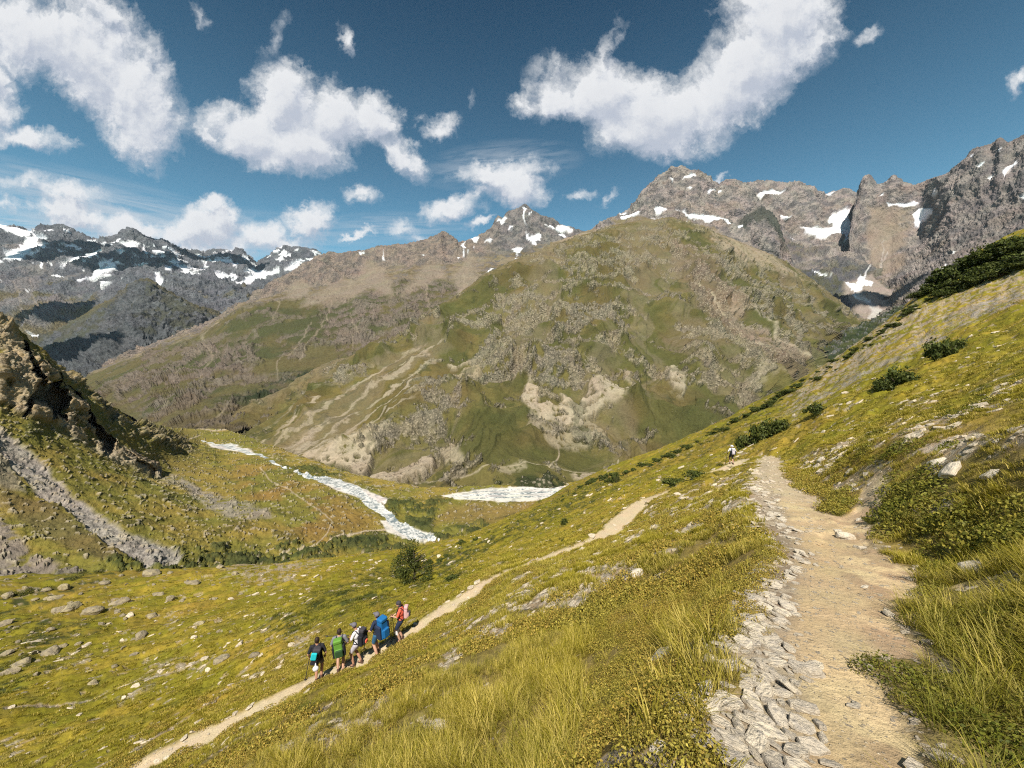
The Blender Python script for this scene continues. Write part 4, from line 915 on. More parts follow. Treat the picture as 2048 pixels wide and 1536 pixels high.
    stony = np.maximum(stony, sst(psoft, .3, .9) * sst(sn + .35, 0, .3))
    slate_band = sst(pip([(2160,540),(2160,570),(2060,596),(1960,636),(1880,680),(1790,724),(1700,768),(1620,808),(1560,842),(1600,808),(1700,756),(1800,704),(1870,656),(1960,606),(2060,568)], U + jx * .4, V + jy * .3), -6, 6)
    M['band'] = slate_band
    M['stony'] = np.clip(stony, 0, 1) * (1 - path)
    dk = np.zeros_like(x)
    for pl, k in [([(520,1250),(640,1190),(760,1140),(860,1120),(1000,1060),(1150,980),(1250,945),(1180,1010),(1060,1060),(960,1110),(860,1180),(760,1200),(680,1230),(600,1270)], .95),
       ([(-300,1190),(0,1185),(120,1150),(250,1135),(240,1160),(120,1190),(60,1230),(200,1250),(160,1300),(20,1290),(60,1400),(-300,1420)], .8),
       ([(1180,985),(1300,930),(1450,850),(1600,760),(1700,690),(1820,620),(1760,700),(1600,800),(1480,880),(1380,930),(1250,975)], .6),
       ([(1820,1080),(1960,1000),(2100,960),(2400,1000),(2400,1700),(1880,1700),(1860,1500),(1800,1300),(1760,1220),(1800,1180)], .30), ([(1540,1010),(1600,1100),(1560,1180),(1480,1160),(1500,1060)], .2)]:
        dk = np.maximum(dk, k * sst(pip(pl, U + jx, V + jy), -22, 18) * (0.35 + 0.65 * sst(sn + fbm(P, 2.2, 3, .6, seed=79.0), -0.35, 0.25)))
    M['dark'] = dk
    M['r'] = r
    return z, M
def near_z(x, y): return near_terrain(np.atleast_1d(x), np.atleast_1d(y))[0]
_A_TH = None
def build_near():
    th_f = np.linspace(math.radians(-62), math.radians(62), 1250)
    th_b = np.linspace(math.radians(62), math.radians(298), 90)[1:-1]
    th = np.concatenate([th_f, th_b])              # angle from +Y towards +X
    # rings: dense where they are close, never more than a few times the width of the picture's pixels
    r1 = np.geomspace(0.45, 230, 880)
    r = np.r_[[0.02, 0.2], r1]
    TH, R = np.meshgrid(th, r)
    X = R * np.sin(TH); Y = R * np.cos(TH)
    Z, M = near_terrain(X, Y)
    nv, nu = X.shape
    P = np.stack([X.ravel(), Y.ravel(), Z], -1)
    rr = R.ravel()
    g1 = fbm(P, 0.35, 3, 0.6, seed=80.0); n1 = fbm(P, 6, 4, 0.6, seed=81.0); n2 = fbm(P, 1.8, 4, 0.6, seed=82.0); n3 = fbm(P, 18, 3, 0.5, seed=83.0)
    grass = mixc((0.20, 0.175, 0.016), (0.30, 0.225, 0.028), sst(n1 + n2 * .4, -0.3, 0.45))
    grass = mixc(grass, (0.31, 0.195, 0.040), sst(n3 + n2 * 0.3, 0.15, 0.6) * 0.5)
    clump = sst(n2 + g1 * 0.4 - 0.1, 0.1, 0.5)
    grass = mixc(grass, (0.075, 0.078, 0.018), clump * 0.45 * sst(rr, 4, 14))
    grass = mixc(grass, (0.045, 0.055, 0.016), np.clip(M['dark'] * sst(n2 + n1 * .5 + .35, 0, .4) * 1.25, 0, .95))
    soil = mixc((0.34, 0.25, 0.15), (0.24, 0.165, 0.095), sst(g1, -.2, .4))
    stone = mixc((0.46, 0.40, 0.31), (0.32, 0.27, 0.21), sst(g1, -0.2, 0.4))
    under = mixc(grass, soil * 0.55, (1 - sst(rr, 6, 22)) * 0.55)
    col = mixc(under, mixc(soil, stone, sst(g1 + n2 * .3, -.1, .15)), M['stony'] * .9)
    col = mixc(col, (0.26, 0.235, 0.22), M['band'] * sst(g1 * .8 + n2 + .12, 0, .3) * .7)
    pcol = mixc((0.62, 0.475, 0.27), (0.50, 0.375, 0.215), sst(n2 + g1 * .5, -.2, .4))
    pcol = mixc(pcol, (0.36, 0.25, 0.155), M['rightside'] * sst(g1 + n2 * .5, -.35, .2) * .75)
    pcol = mixc(pcol, mixc((0.20, 0.155, 0.115), (0.36, 0.30, 0.22), sst(g1, -.2, .3)), M['slate'] * .85)
    pcol = mixc(pcol, (0.45, 0.37, 0.25), sst(rr, 9, 16) * .8)
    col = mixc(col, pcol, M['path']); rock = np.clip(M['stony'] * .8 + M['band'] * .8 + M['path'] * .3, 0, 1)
    F4 = grid_faces(nu, nv)
    # close the ring behind
    k = np.arange(nv) * nu; wrap = np.stack([k[:-1] + nu - 1, k[:-1], k[1:], k[1:] + nu - 1], -1)
    F4 = np.concatenate([F4, wrap])[:, ::-1]
    pf = (M['path'][F4] > 0.5).sum(1) >= 2
    def sub(sel, name, mat):
        f = F4[sel]; u_, inv = np.unique(f, return_inverse=True)
        return tag(mesh_np(name, P[u_], inv.reshape(-1, 4), mat, attrs={'Col': col[u_], 'rock': rock[u_]}), kind='structure')
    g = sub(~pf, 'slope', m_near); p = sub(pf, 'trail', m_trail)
    return X, Y, Z.reshape(X.shape), M, th_f, r
m_near = surf_mat('turf_and_shale', 0.16, 0.05, contrast=0.6, bump_fine=1.0, speck=0.6)
def trail_mat():
    m = surf_mat('trodden_dust_and_grit', 0.05, 0.016, contrast=0.30, bump_fine=0.9)
    t = NT(m.node_tree); b = next(n for n in t.n if n.type == 'BSDF_PRINCIPLED'); bp = next(n for n in t.n if n.type == 'BUMP')
    pos = t.node('ShaderNodeTexCoord').outputs['Object']; src = b.inputs['Base Color'].links[0].from_socket; hs = bp.inputs['Height'].links[0].from_socket
    v1 = t.voro(pos, 38.0); v1c = t.voro(pos, 38.0, out=1); v2 = t.voro(pos, 95.0); v2c = t.voro(pos, 95.0, out=1)
    def one(v, c, lo, hi, th):
        s = t.node('ShaderNodeSeparateColor'); t.put(s.inputs[0], c)
        return t.math('MULTIPLY', t.ramp(v, lo, hi, 1.0, 0.0), t.ramp(s.outputs[0], th, th + .02, smooth=False)), s.outputs[1]
    m1, c1 = one(v1, v1c, .22, .32, .62); m2, c2 = one(v2, v2c, .20, .32, .45)
    col = t.mix(t.math('MULTIPLY', m2, .55), src, t.mix(c2, (.34, .25, .16), (.74, .63, .45)))
    col = t.mix(t.math('MULTIPLY', m1, .75), col, t.mix(c1, (.36, .29, .21), (.72, .62, .46)))
    t.put(b.inputs['Base Color'], col)
    t.put(bp.inputs['Height'], t.math('ADD', hs, t.math('ADD', t.math('MULTIPLY', m1, .9), t.math('MULTIPLY', m2, .35))))
    return m
m_trail = trail_mat()
NX, NY, NZ, NM, NTH, NR = build_near()
print('near done', time.time() - T0)
# quick lookup of the finished slope in (angle, log radius)
_nf = len(NTH); _nz = NZ[2:, :_nf]; _lr = np.log(NR[2:])
def look(arr, x, y):
    x = np.asarray(x, float); y = np.asarray(y, float)
    a = (np.arctan2(x, y) - NTH[0]) / (NTH[1] - NTH[0]); b = (np.log(np.hypot(x, y) + 1e-9) - _lr[0]) / (_lr[1] - _lr[0])
    a = np.clip(a, 0, _nf - 1.001); b = np.clip(b, 0, len(_lr) - 1.001); i = a.astype(int); j = b.astype(int); fa = a - i; fbb = b - j
    A = arr[2:, :_nf]
    return (A[j, i] * (1 - fa) + A[j, i + 1] * fa) * (1 - fbb) + (A[j + 1, i] * (1 - fa) + A[j + 1, i + 1] * fa) * fbb
def gz(x, y): return look(NZ, x, y)
NMg = {k: v.reshape(NX.shape) for k, v in NM.items()}
def gm(name, x, y): return look(NMg[name], x, y)
def gnormal(x, y, e=0.15):
    e = e + 0.02 * np.hypot(x, y)
    dx = (gz(x + e, y) - gz(x - e, y)) / (2 * e); dy = (gz(x, y + e) - gz(x, y - e)) / (2 * e)
    n = np.stack([-dx, -dy, np.ones_like(dx)], -1); return n / np.linalg.norm(n, axis=-1)[..., None]
def hit(u, v):
    """where the sight line of a surveyed point meets the near slope"""
    d = ray(u, v); t = np.geomspace(0.6, 220, 1500); q = d[None] * t[:, None]
    below = q[:, 2] < gz(q[:, 0], q[:, 1]); k = np.argmax(below)
    if not below.any(): return None
    return np.array([q[k, 0], q[k, 1], float(gz(q[k, 0], q[k, 1]))])
# =================================================================== plants and stones
rng = np.random.RandomState(11)
def leaf_mat(name, base, tip, straw=(0.40, 0.30, 0.13), straw_amt=0.25, transl=0.35, instancer=True, spec=0.25):
    m = bpy.data.materials.new(name); m.use_nodes = True
    t = NT(m.node_tree); t.n.clear()
    h = t.node('ShaderNodeAttribute', attribute_name='tip').outputs[2]
    v = t.node('ShaderNodeAttribute', attribute_name='var').outputs[2]
    if instancer:
        a = t.node('ShaderNodeAttribute', attribute_name='tint', attribute_type='INSTANCER').outputs[2]
    else:
        a = t.node('ShaderNodeObjectInfo').outputs['Random']
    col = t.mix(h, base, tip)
    s = t.math('MULTIPLY', t.ramp(t.math('ADD', v, t.math('MULTIPLY', a, 0.5)), 0.75, 1.15), straw_amt * 2)
    col = t.mix(s, col, straw)
    k = t.math('ADD', 0.70, t.math('MULTIPLY', v, 0.6))
    cc = t.node('ShaderNodeCombineColor')
    for i in range(3): t.put(cc.inputs[i], k)
    col = t.mix(1.0, col, cc.outputs[0], 'MULTIPLY')
    if instancer:
        dk = t.node('ShaderNodeAttribute', attribute_name='green', attribute_type='INSTANCER').outputs[2]
        col = t.mix(t.math('MULTIPLY', dk, 0.9), col, t.mix(h, (0.040, 0.058, 0.007), (0.17, 0.195, 0.020)))
    d = t.node('ShaderNodeBsdfPrincipled'); t.put(d.inputs['Base Color'], col); d.inputs['Roughness'].default_value = 0.6
    d.inputs['Specular IOR Level'].default_value = spec
    tr = t.node('ShaderNodeBsdfTranslucent'); t.put(tr.inputs[0], col)
    mx = t.node('ShaderNodeMixShader'); mx.inputs[0].default_value = transl
    t.l.new(d.outputs[0], mx.inputs[1]); t.l.new(tr.outputs[0], mx.inputs[2])
    o = t.node('ShaderNodeOutputMaterial'); t.l.new(mx.outputs[0], o.inputs[0]); return m
m_grass = leaf_mat('meadow_grass', (0.15, 0.14, 0.012), (0.48, 0.40, 0.030), (0.66, 0.52, 0.15), 0.40, .42)
m_cover = leaf_mat('bilberry_leaves', (0.14, 0.125, 0.016), (0.50, 0.42, 0.075), (0.48, 0.28, 0.07), 0.22, 0.3)

def blades(n, L, Wd, rad, bend, seed, segs=4, up=0.55):
    r = np.random.RandomState(seed); V = []; Fc = []; tip = []; var = []
    for i in range(n):
        a = r.rand() * 6.283; rr = rad * math.sqrt(r.rand()); bx, by = rr * math.cos(a), rr * math.sin(a)
        da = a + r.normal() * 0.9; l = L * (0.45 + 0.75 * r.rand()); b = bend * (0.3 + r.rand() * 1.1)
        lean = 0.15 + 0.5 * r.rand() * (rr / rad if rad else 1); wv = Wd * (0.6 + 0.8 * r.rand()); vv = r.rand()
        dx, dy = math.cos(da), math.sin(da); sx, sy = -dy, dx; base = len(V)
        x, y, z = bx, by, -0.02; ang = lean
        for k in range(segs + 1):
            f = k / segs; w_ = wv * (1 - f ** 1.6) + 0.0004
            V.append((x - sx * w_, y - sy * w_, z)); V.append((x + sx * w_, y + sy * w_, z)); tip += [f, f]; var += [vv, vv]
            step = l / segs; x += dx * math.sin(ang) * step; y += dy * math.sin(ang) * step; z += math.cos(ang) * step
            ang = min(ang + b / segs * (0.6 + f), 2.0)
        for k in range(segs): q = base + 2 * k; Fc.append((q, q + 1, q + 3, q + 2))
    return np.array(V), np.array(Fc), np.array(tip), np.array(var)
def leafball(n, size, rx, rz, seed, z0=0.0, flat=0.6, clumps=0, shell=0.35):
    r = np.random.RandomState(seed)
    if clumps:
        cc = r.normal(size=(clumps, 3)); cc /= np.linalg.norm(cc, axis=1)[:, None]; cc *= (0.35 + 0.55 * r.rand(clumps))[:, None]; cc[:, 2] = np.abs(cc[:, 2]) * 0.95
        cr = 0.22 + 0.24 * r.rand(clumps); k = r.randint(clumps, size=n); d = r.normal(size=(n, 3)); d /= np.linalg.norm(d, axis=1)[:, None]
        ctr = cc[k] + d * (cr[k] * (1 - shell * r.rand(n)))[:, None]
    else:
        d = r.normal(size=(n, 3)); d /= np.linalg.norm(d, axis=1)[:, None]; d[:, 2] = np.abs(d[:, 2]); ctr = d * (0.55 + 0.45 * r.rand(n) ** .5)[:, None]
    ctr = ctr * np.array([rx, rx, rz]) + np.array([0, 0, z0])
    nrm = d + r.normal(size=(n, 3)) * flat; nrm /= np.linalg.norm(nrm, axis=1)[:, None]
    t1 = np.cross(nrm, r.normal(size=(n, 3))); t1 /= np.linalg.norm(t1, axis=1)[:, None]; t2 = np.cross(nrm, t1)
    s = size * (0.6 + 0.8 * r.rand(n))[:, None]
    V = np.stack([ctr - t1 * s, ctr - t2 * s * .55, ctr + t1 * s, ctr + t2 * s * .55], 1).reshape(-1, 3)
    Fc = np.arange(n * 4).reshape(n, 4); tip = np.repeat(np.clip(r.rand(n), 0, 1), 4); var = np.repeat(r.rand(n), 4)
    return V, Fc, tip, var
def hidden_obj(name, V, Fc, tip, var, mat, smooth=False):
    o = mesh_np(name, V, Fc, mat, smooth=smooth, attrs={'tip': tip, 'var': var}, link=False); return o
def rock_mesh(seed, n=3, amp=0.35, flat=1.0, cuts=9):
    bm = bmesh.new(); bmesh.ops.create_icosphere(bm, subdivisions=n, radius=1.0)
    r = np.random.RandomState(seed); co = np.array([v.co[:] for v in bm.verts])
    for _ in range(cuts):
        d = r.normal(size=3); d /= np.linalg.norm(d); lim = 0.45 + 0.35 * r.rand(); s = co @ d; over = np.maximum(s - lim, 0); co = co - over[:, None] * d * 0.92
    co = co * (1 + amp * 0.35 * fbm(co + seed * 3.1, 0.7, 4, 0.55))[:, None]; co *= np.array([1, 0.55 + 0.4 * r.rand(), flat * (0.55 + 0.35 * r.rand())])
    Fc = np.array([[v.index for v in f.verts] for f in bm.faces]); bm.free(); return co, Fc
def slate_mesh(seed):
    """thin irregular plate with chipped rim; layered edge"""
    r = np.random.RandomState(seed); n = r.randint(6, 10); a = np.sort(r.rand(n) * 0.7 / n * 6.283 + np.arange(n) / n * 6.283)
    rad = 0.75 + 0.3 * r.rand(n); asp = 0.42 + 0.4 * r.rand(); x = np.cos(a) * rad; y = np.sin(a) * rad * asp; th = 0.07 + 0.12 * r.rand()
    rings = [(0.90, -th), (1.0, -th * 0.6), (0.985, th * 0.35), (0.93, th), (0.6, th * 1.12), (0.25, th * 1.05)]
    V = []; Fc = []
    for k, (s, z) in enumerate(rings):
        jit = 1 + (r.rand(n) - .5) * 0.06
        for i in range(n): V.append((x[i] * s * jit[i], y[i] * s * jit[i], z + (r.rand() - .5) * th * .25 + x[i] * 0.03))
    for k in range(len(rings) - 1):
        for i in range(n): j = (i + 1) % n; Fc.append((k * n + i, k * n + j, (k + 1) * n + j, (k + 1) * n + i))
    c = len(V); V.append((0, 0, th * 1.05)); b = len(V); V.append((0, 0, -th))
    for i in range(n):
        j = (i + 1) % n; Fc.append((5 * n + i, 5 * n + j, c, c)); Fc.append((j, i, b, b))
    bm = bmesh.new(); vs = [bm.verts.new(v) for v in V]
    for f in Fc:
        g_ = []
        for q in f:
            if q not in g_: g_.append(q)
        bm.faces.new([vs[q] for q in g_])
    me = bpy.data.meshes.new('slate'); bm.to_mesh(me); bm.free(); return me
def stone_mat(name, a, b, c, scale=1.0, bump=0.02):
    m = bpy.data.materials.new(name); m.use_nodes = True; t = NT(m.node_tree); t.n.clear()
    pos = t.node('ShaderNodeTexCoord').outputs['Object']; rnd = t.node('ShaderNodeObjectInfo').outputs['Random']
    seedv = t.node('ShaderNodeCombineXYZ'); t.put(seedv.inputs[0], t.math('MULTIPLY', rnd, 37.0)); p2 = t.vmath('ADD', pos, seedv.outputs[0])
    n = t.noise(p2, 2.2 * scale, 6, 0.65); n2 = t.noise(t.vmath('MULTIPLY', p2, (1, 1.8, 6)), 2.0 * scale, 5, 0.6)
    col = t.mix(rnd, a, b); col = t.mix(t.ramp(n, 0.42, 0.68), col, c)
    lich = t.ramp(t.noise(p2, 6 * scale, 4, 0.6), 0.60, 0.68); col = t.mix(t.math('MULTIPLY', lich, 0.4), col, (0.36, 0.32, 0.20))
    k = t.math('ADD', 0.76, t.math('MULTIPLY', n2, 0.36)); cc = t.node('ShaderNodeCombineColor')
    for i in range(3): t.put(cc.inputs[i], k)
    col = t.mix(1.0, col, cc.outputs[0], 'MULTIPLY')
    d = t.node('ShaderNodeBsdfPrincipled'); t.put(d.inputs['Base Color'], col); d.inputs['Roughness'].default_value = 0.85; d.inputs['Specular IOR Level'].default_value = 0.3
    bp = t.node('ShaderNodeBump'); bp.inputs['Distance'].default_value = bump; bp.inputs['Strength'].default_value = 0.9
    t.put(bp.inputs['Height'], t.math('ADD', n, n2)); t.l.new(bp.outputs[0], d.inputs['Normal'])
    o = t.node('ShaderNodeOutputMaterial'); t.l.new(d.outputs[0], o.inputs[0]); return m
m_slate = stone_mat('slate_stone', (0.60, 0.52, 0.41), (0.76, 0.66, 0.50), (0.46, 0.41, 0.345), 1.0, 0.035)
m_boulder = stone_mat('lichen_boulder', (0.42, 0.35, 0.20), (0.32, 0.265, 0.175), (0.20, 0.17, 0.13), 1.2, 0.12)
m_chip = stone_mat('shale_chips', (0.74, 0.63, 0.46), (0.60, 0.50, 0.37), (0.50, 0.42, 0.32), 1.0, 0.05)

def scatter(name, label_kind, pts, nrm, yaw, scale, idx, sources, attrs=None):
    """one object that carries many small copies (ground cover nobody could count)"""
    src = bpy.data.collections.new(name + '_kinds')
    for i, s in enumerate(sources): s.name = '%s_kind_%02d' % (name, i); src.objects.link(s)
    z = np.array([0, 0, 1.0]); rots = []
    nrm = nrm / np.linalg.norm(nrm, axis=1)[:, None]
    # euler that tips +Z onto the normal after a turn about it
    cz, sz = np.cos(yaw), np.sin(yaw)
    xa = np.stack([cz, sz, 0 * cz], -1); ya = np.cross(nrm, xa); ya /= np.linalg.norm(ya, axis=1)[:, None]; xa = np.cross(ya, nrm)
    R = np.stack([xa, ya, nrm], -1)
    ey = -np.arcsin(np.clip(R[:, 2, 0], -1, 1)); ex = np.arctan2(R[:, 2, 1], R[:, 2, 2]); ez = np.arctan2(R[:, 1, 0], R[:, 0, 0])
    me = bpy.data.meshes.new(name); me.vertices.add(len(pts)); me.vertices.foreach_set('co', np.ascontiguousarray(pts, np.float32).ravel())
    at = me.attributes.new('rot', 'FLOAT_VECTOR', 'POINT'); at.data.foreach_set('vector', np.stack([ex, ey, ez], -1).astype(np.float32).ravel())
    at = me.attributes.new('scl', 'FLOAT', 'POINT'); at.data.foreach_set('value', scale.astype(np.float32))
    at = me.attributes.new('kid', 'INT', 'POINT'); at.data.foreach_set('value', idx.astype(np.int32))
    for k, v in (attrs or {}).items():
        at = me.attributes.new(k, 'FLOAT', 'POINT'); at.data.foreach_set('value', v.astype(np.float32))
    o = bpy.data.objects.new(name, me); C.objects.link(o)
    gt = bpy.data.node_groups.new(name + '_spread', 'GeometryNodeTree')
    gt.interface.new_socket('Geometry', in_out='INPUT', socket_type='NodeSocketGeometry')
    gt.interface.new_socket('Geometry', in_out='OUTPUT', socket_type='NodeSocketGeometry')
    n = gt.nodes; l = gt.links; gi = n.new('NodeGroupInput'); go = n.new('NodeGroupOutput')
    m2p = n.new('GeometryNodeMeshToPoints'); iop = n.new('GeometryNodeInstanceOnPoints'); ci = n.new('GeometryNodeCollectionInfo')
    ci.inputs[0].default_value = src; ci.inputs['Separate Children'].default_value = True; ci.inputs['Reset Children'].default_value = True
    def na(nm, ty):
        a = n.new('GeometryNodeInputNamedAttribute'); a.data_type = ty; a.inputs[0].default_value = nm; return a.outputs[0]
    l.new(gi.outputs[0], m2p.inputs[0]); l.new(m2p.outputs[0], iop.inputs['Points']); l.new(ci.outputs[0], iop.inputs['Instance'])
    iop.inputs['Pick Instance'].default_value = True
    l.new(na('kid', 'INT'), iop.inputs['Instance Index'])
    e2r = n.new('FunctionNodeEulerToRotation'); l.new(na('rot', 'FLOAT_VECTOR'), e2r.inputs[0]); l.new(e2r.outputs[0], iop.inputs['Rotation'])
    l.new(na('scl', 'FLOAT'), iop.inputs['Scale']); l.new(iop.outputs[0], go.inputs[0])
    md = o.modifiers.new('spread', 'NODES'); md.node_group = gt
    tag(o, kind='stuff'); return o

def sample(N, r0, r1, cap, th=58):
    """points with even density in the picture, capped per square metre"""
    lr = rng.uniform(math.log(r0), math.log(r1), N); r = np.exp(lr); a = rng.uniform(-math.radians(th), math.radians(th), N)
    dens = N / (2 * math.radians(th) * math.log(r1 / r0)) / r ** 2
    keep = rng.rand(N) < np.minimum(1, cap / dens); r = r[keep]; a = a[keep]
    x = r * np.sin(a); y = r * np.cos(a); z = gz(x, y); U, V, D = proj(np.stack([x, y, z], -1))
    ok = (U > -120) & (U < 2170) & (V > 350) & (V < 1950); return x[ok], y[ok], z[ok], r[ok], U[ok], V[ok]

# ---- long grass
zones = [[(1160,1210),(1300,1180),(1420,1150),(1500,1130),(1560,1120),(1600,1160),(1570,1210),(1480,1290),(1330,1290),(1280,1320),(1180,1300),(1120,1260)],[(1180,1340),(1300,1290),(1420,1400),(1450,1480),(1450,1600),(1440,1900),(1050,1900),(1150,1480)],
  [(1740,950),(1880,980),(1990,1010),(1900,1080),(1760,1060)],[(1590,1000),(1700,1005),(1690,1035),(1620,1030)],[(1790,1090),(1900,1060),(2048,1000),(2048,1110),(1900,1170),(1830,1200)],[(1760,1210),(1880,1230),(2200,1180),(2200,1700),(1900,1700),(1840,1400),(1790,1300)],[(1560,950),(1620,960),(1660,1000),(1600,990)],[(1480,1060),(1570,1090),(1600,1130),(1520,1120)]]
tufts = [hidden_obj('g', *blades(34, .30, .0026, .055, 1.5, s), m_grass) for s in range(4)]
tufts += [hidden_obj('g', *blades(26, .20, .0030, .06, 1.2, 20 + s), m_grass) for s in range(3)]
tufts += [hidden_obj('g', *blades(30, .22, .0085, .14, 1.3, 40 + s, segs=3), m_grass) for s in range(3)]
tufts += [hidden_obj('g', *blades(34, .26, .020, .30, 1.3, 60 + s, segs=2), m_grass) for s in range(3)]
x, y, z, r, U, V = sample(300000, 1.0, 85, 190)
lush2 = sst(pip([(1790,1080),(1900,1000),(2250,900),(2250,1900),(1890,1900),(1850,1420),(1790,1280)], U, V), -40, 40)
pa = gm('path', x, y); st = gm('stony', x, y); dk = gm('dark', x, y); bd_ = gm('band', x, y)
Pn = np.stack([x, y, 0 * x], -1); cl = fbm(Pn, 0.9, 3, 0.6, seed=90.0); cl2 = fbm(Pn, 5, 3, 0.6, seed=91.0)
lush = sst(pip([(1000,1130),(1250,1080),(1450,980),(1540,1030),(1590,1110),(1570,1190),(1490,1290),(1400,1330),(1430,1420),(1450,1560),(1440,1900),(500,1900),(560,1536),(850,1380),(1000,1260)], U, V), -60, 60)
lush = np.maximum(lush, lush2 * .9)
prob = (1 - pa) ** 2 * (1 - .55 * gm('psoft', x, y)) * (1 - 0.86 * st) * (1 - .8 * bd_) * np.clip(0.55 + cl * 1.5 + lush * .2 + dk * .3, 0.06, 1) * np.interp(r, [12, 30, 85], [1, .7, .45])
cz = np.zeros_like(x)
for zn in zones[:2]: cz = np.maximum(cz, sst(pip(zn, U, V + 20), -20, 20))
prob = prob * (1 - .92 * cz * sst(cl + .6, 0, .3))
k = rng.rand(len(x)) < prob
x, y, z, r, U, V, cl2, dk, lush, cl = [q[k] for q in (x, y, z, r, U, V, cl2, dk, lush, cl)]
idx = np.where(r < 7, np.where(rng.rand(len(x)) < 0.25 + 0.75 * lush, rng.randint(0, 4, len(x)), rng.randint(4, 7, len(x))), np.where(r < 17, rng.randint(7, 10, len(x)), rng.randint(10, 13, len(x))))
scl = (0.50 + 0.45 * rng.rand(len(x))) * np.interp(r, [2, 6, 7.01, 14, 17, 17.01, 75], [0.95, .95, .62, .72, .85, .62, 1.1]) * (0.8 + .55 * lush + .25 * dk) * (0.85 + .5 * np.clip(cl, -.4, .4))
n_ = gnormal(x, y) * 0.35 + np.array([0, 0, 1.0]) + rng.normal(size=(len(x), 3)) * 0.10
tint = np.clip(0.5 + cl2 * 0.8 + rng.normal(size=len(x)) * .22, 0, 1)
right = sst(U, 1760, 1900) * sst(V, 880, 1100)
green = np.clip(dk * 0.9 + 0.35 * sst(cl2 - cl * .5, 0.1, 0.6) + right * .15 + rng.normal(size=len(x)) * .12 - 0.05, 0, 1)
o = scatter('grass', 'grass', np.stack([x, y, z - 0.01], -1), n_, rng.rand(len(x)) * 6.28, scl, idx, tufts, {'tint': tint, 'green': green})
tag(o, 'yellow green alpine grass covering the whole slope', 'grass')
print('grass tufts', len(x))

# ---- low leafy cover
covers = [hidden_obj('c', *leafball(420, .0075, .15, .11, 100 + s, 0.0, .7), m_cover) for s in range(4)]
covers += [hidden_obj('c', *leafball(260, .018, .26, .15, 110 + s, 0.0, .7), m_cover) for s in range(3)]
x, y, z, r, U, V = sample(80000, 1.1, 26, 75)
Pn = np.stack([x, y, 0 * x], -1); cl = fbm(Pn, 0.8, 3, 0.6, seed=95.0); jx = cl * 40
cov = np.zeros_like(x)
for zn in zones: cov = np.maximum(cov, sst(pip(zn, U + jx, V + jx * .6), -14, 10))
dk = gm('dark', x, y); pa = gm('path', x, y); st = gm('stony', x, y)
cov = np.maximum(cov, sst(cl, .32, .5) * .6)
cov *= 1 - .6 * sst(U, 1740, 1820) * sst(V, 1050, 1150)
cov *= 1 - .45 * sst(U, 1640, 1720) * (1 - sst(V, 1150, 1250))
cov *= 1 - .9 * sst(U, 1640, 1760) * sst(fbm(Pn, .55, 3, .6, seed=98.0), -.25, .15)
k = rng.rand(len(x)) < cov * (1 - pa) ** 3 * (1 - .75 * st)
x, y, z, r, U, V, dk, cl = [q[k] for q in (x, y, z, r, U, V, dk, cl)]
idx = np.where(r < 7, rng.randint(0, 4, len(x)), rng.randint(4, 7, len(x)))
right = sst(U, 1600, 1760)
o = scatter('low_shrubs', 'cover', np.stack([x, y, z - 0.02], -1), gnormal(x, y) + np.array([0, 0, 0.6]) + rng.normal(size=(len(x), 3)) * .15, rng.rand(len(x)) * 6.28,
            (0.7 + 0.6 * rng.rand(len(x))) * (1.0 + .15 * right), idx, covers, {'tint': np.clip(.5 + cl + rng.normal(size=len(x)) * .2, 0, 1), 'green': np.clip(right * .42 + .35 * rng.rand(len(x)) * right + dk * .15 + .25 * (cl > .1) * right, 0, 1)})
tag(o, 'small leaved shrubs creeping beside the trail', 'shrubs')
print('cover', len(x))

# ---- chips and gravel
slates = [slate_mesh(s) for s in range(40)]
for me in slates: me.materials.append(m_slate)
chips = []
for s in range(10):
    me = slate_mesh(500 + s); me.materials.append(m_chip); chips.append(bpy.data.objects.new('ch', me))
x, y, z, r, U, V = sample(110000, 1.2, 70, 900)
pa = gm('path', x, y); st = gm('stony', x, y); sl = gm('slate', x, y); Pn = np.stack([x, y, 0 * x], -1); cl = fbm(Pn, .5, 3, .6, seed=97.0)
prob = np.clip(st * .8 * sst(cl + .3, 0, .4) + pa * .16 + sl * .3 + gm('psoft', x, y) * .15 + np.interp(r, [5, 12], [.01, .05]) * sst(cl, -.1, .3), 0, 1)
k = rng.rand(len(x)) < prob; x, y, z, r, pa, st = [q[k] for q in (x, y, z, r, pa, st)]
size = (0.005 + 0.020 * rng.rand(len(x)) ** 3.2) * np.interp(r, [1, 3, 8, 20, 60], [.8, 1.5, 3.6, 9.0, 19]) * np.where(pa > .5, .65, 1.3)
o = scatter('gravel', 'gravel', np.stack([x, y, z + size * .02], -1), gnormal(x, y) + rng.normal(size=(len(x), 3)) * .16, rng.rand(len(x)) * 6.28, size, rng.randint(0, 10, len(x)), chips)
tag(o, 'pale shale chips strewn over trail and slope', 'gravel')
print('chips', len(x))
# ---- the loose slates of the trail edge
N = 40000
x, y, z, r, U, V = sample(N, 1.25, 17, 2500)
sl = gm('slate', x, y); k = (rng.rand(len(x)) < np.clip(sl * 1.25 - .1, 0, 1) * np.clip(.75 + fbm(np.stack([x, y, 0 * x], -1), .35, 3, .6, seed=99.0), .15, 1) + .02 * gm('path', x, y) + .012 * gm('stony', x, y)) & (V < 1900)
x, y, z, r, U, V = [q[k] for q in (x, y, z, r, U, V)]
size = (0.017 + 0.078 * rng.rand(len(x)) ** 2.3) * np.interp(r, [1.2, 3, 8, 17], [.95, 1.0, 1.15, 1.7])
keepn = min(len(x), 9000); sel = rng.permutation(len(x))[:keepn]; x, y, z, r, U, V, size = [q[sel] for q in (x, y, z, r, U, V, size)]
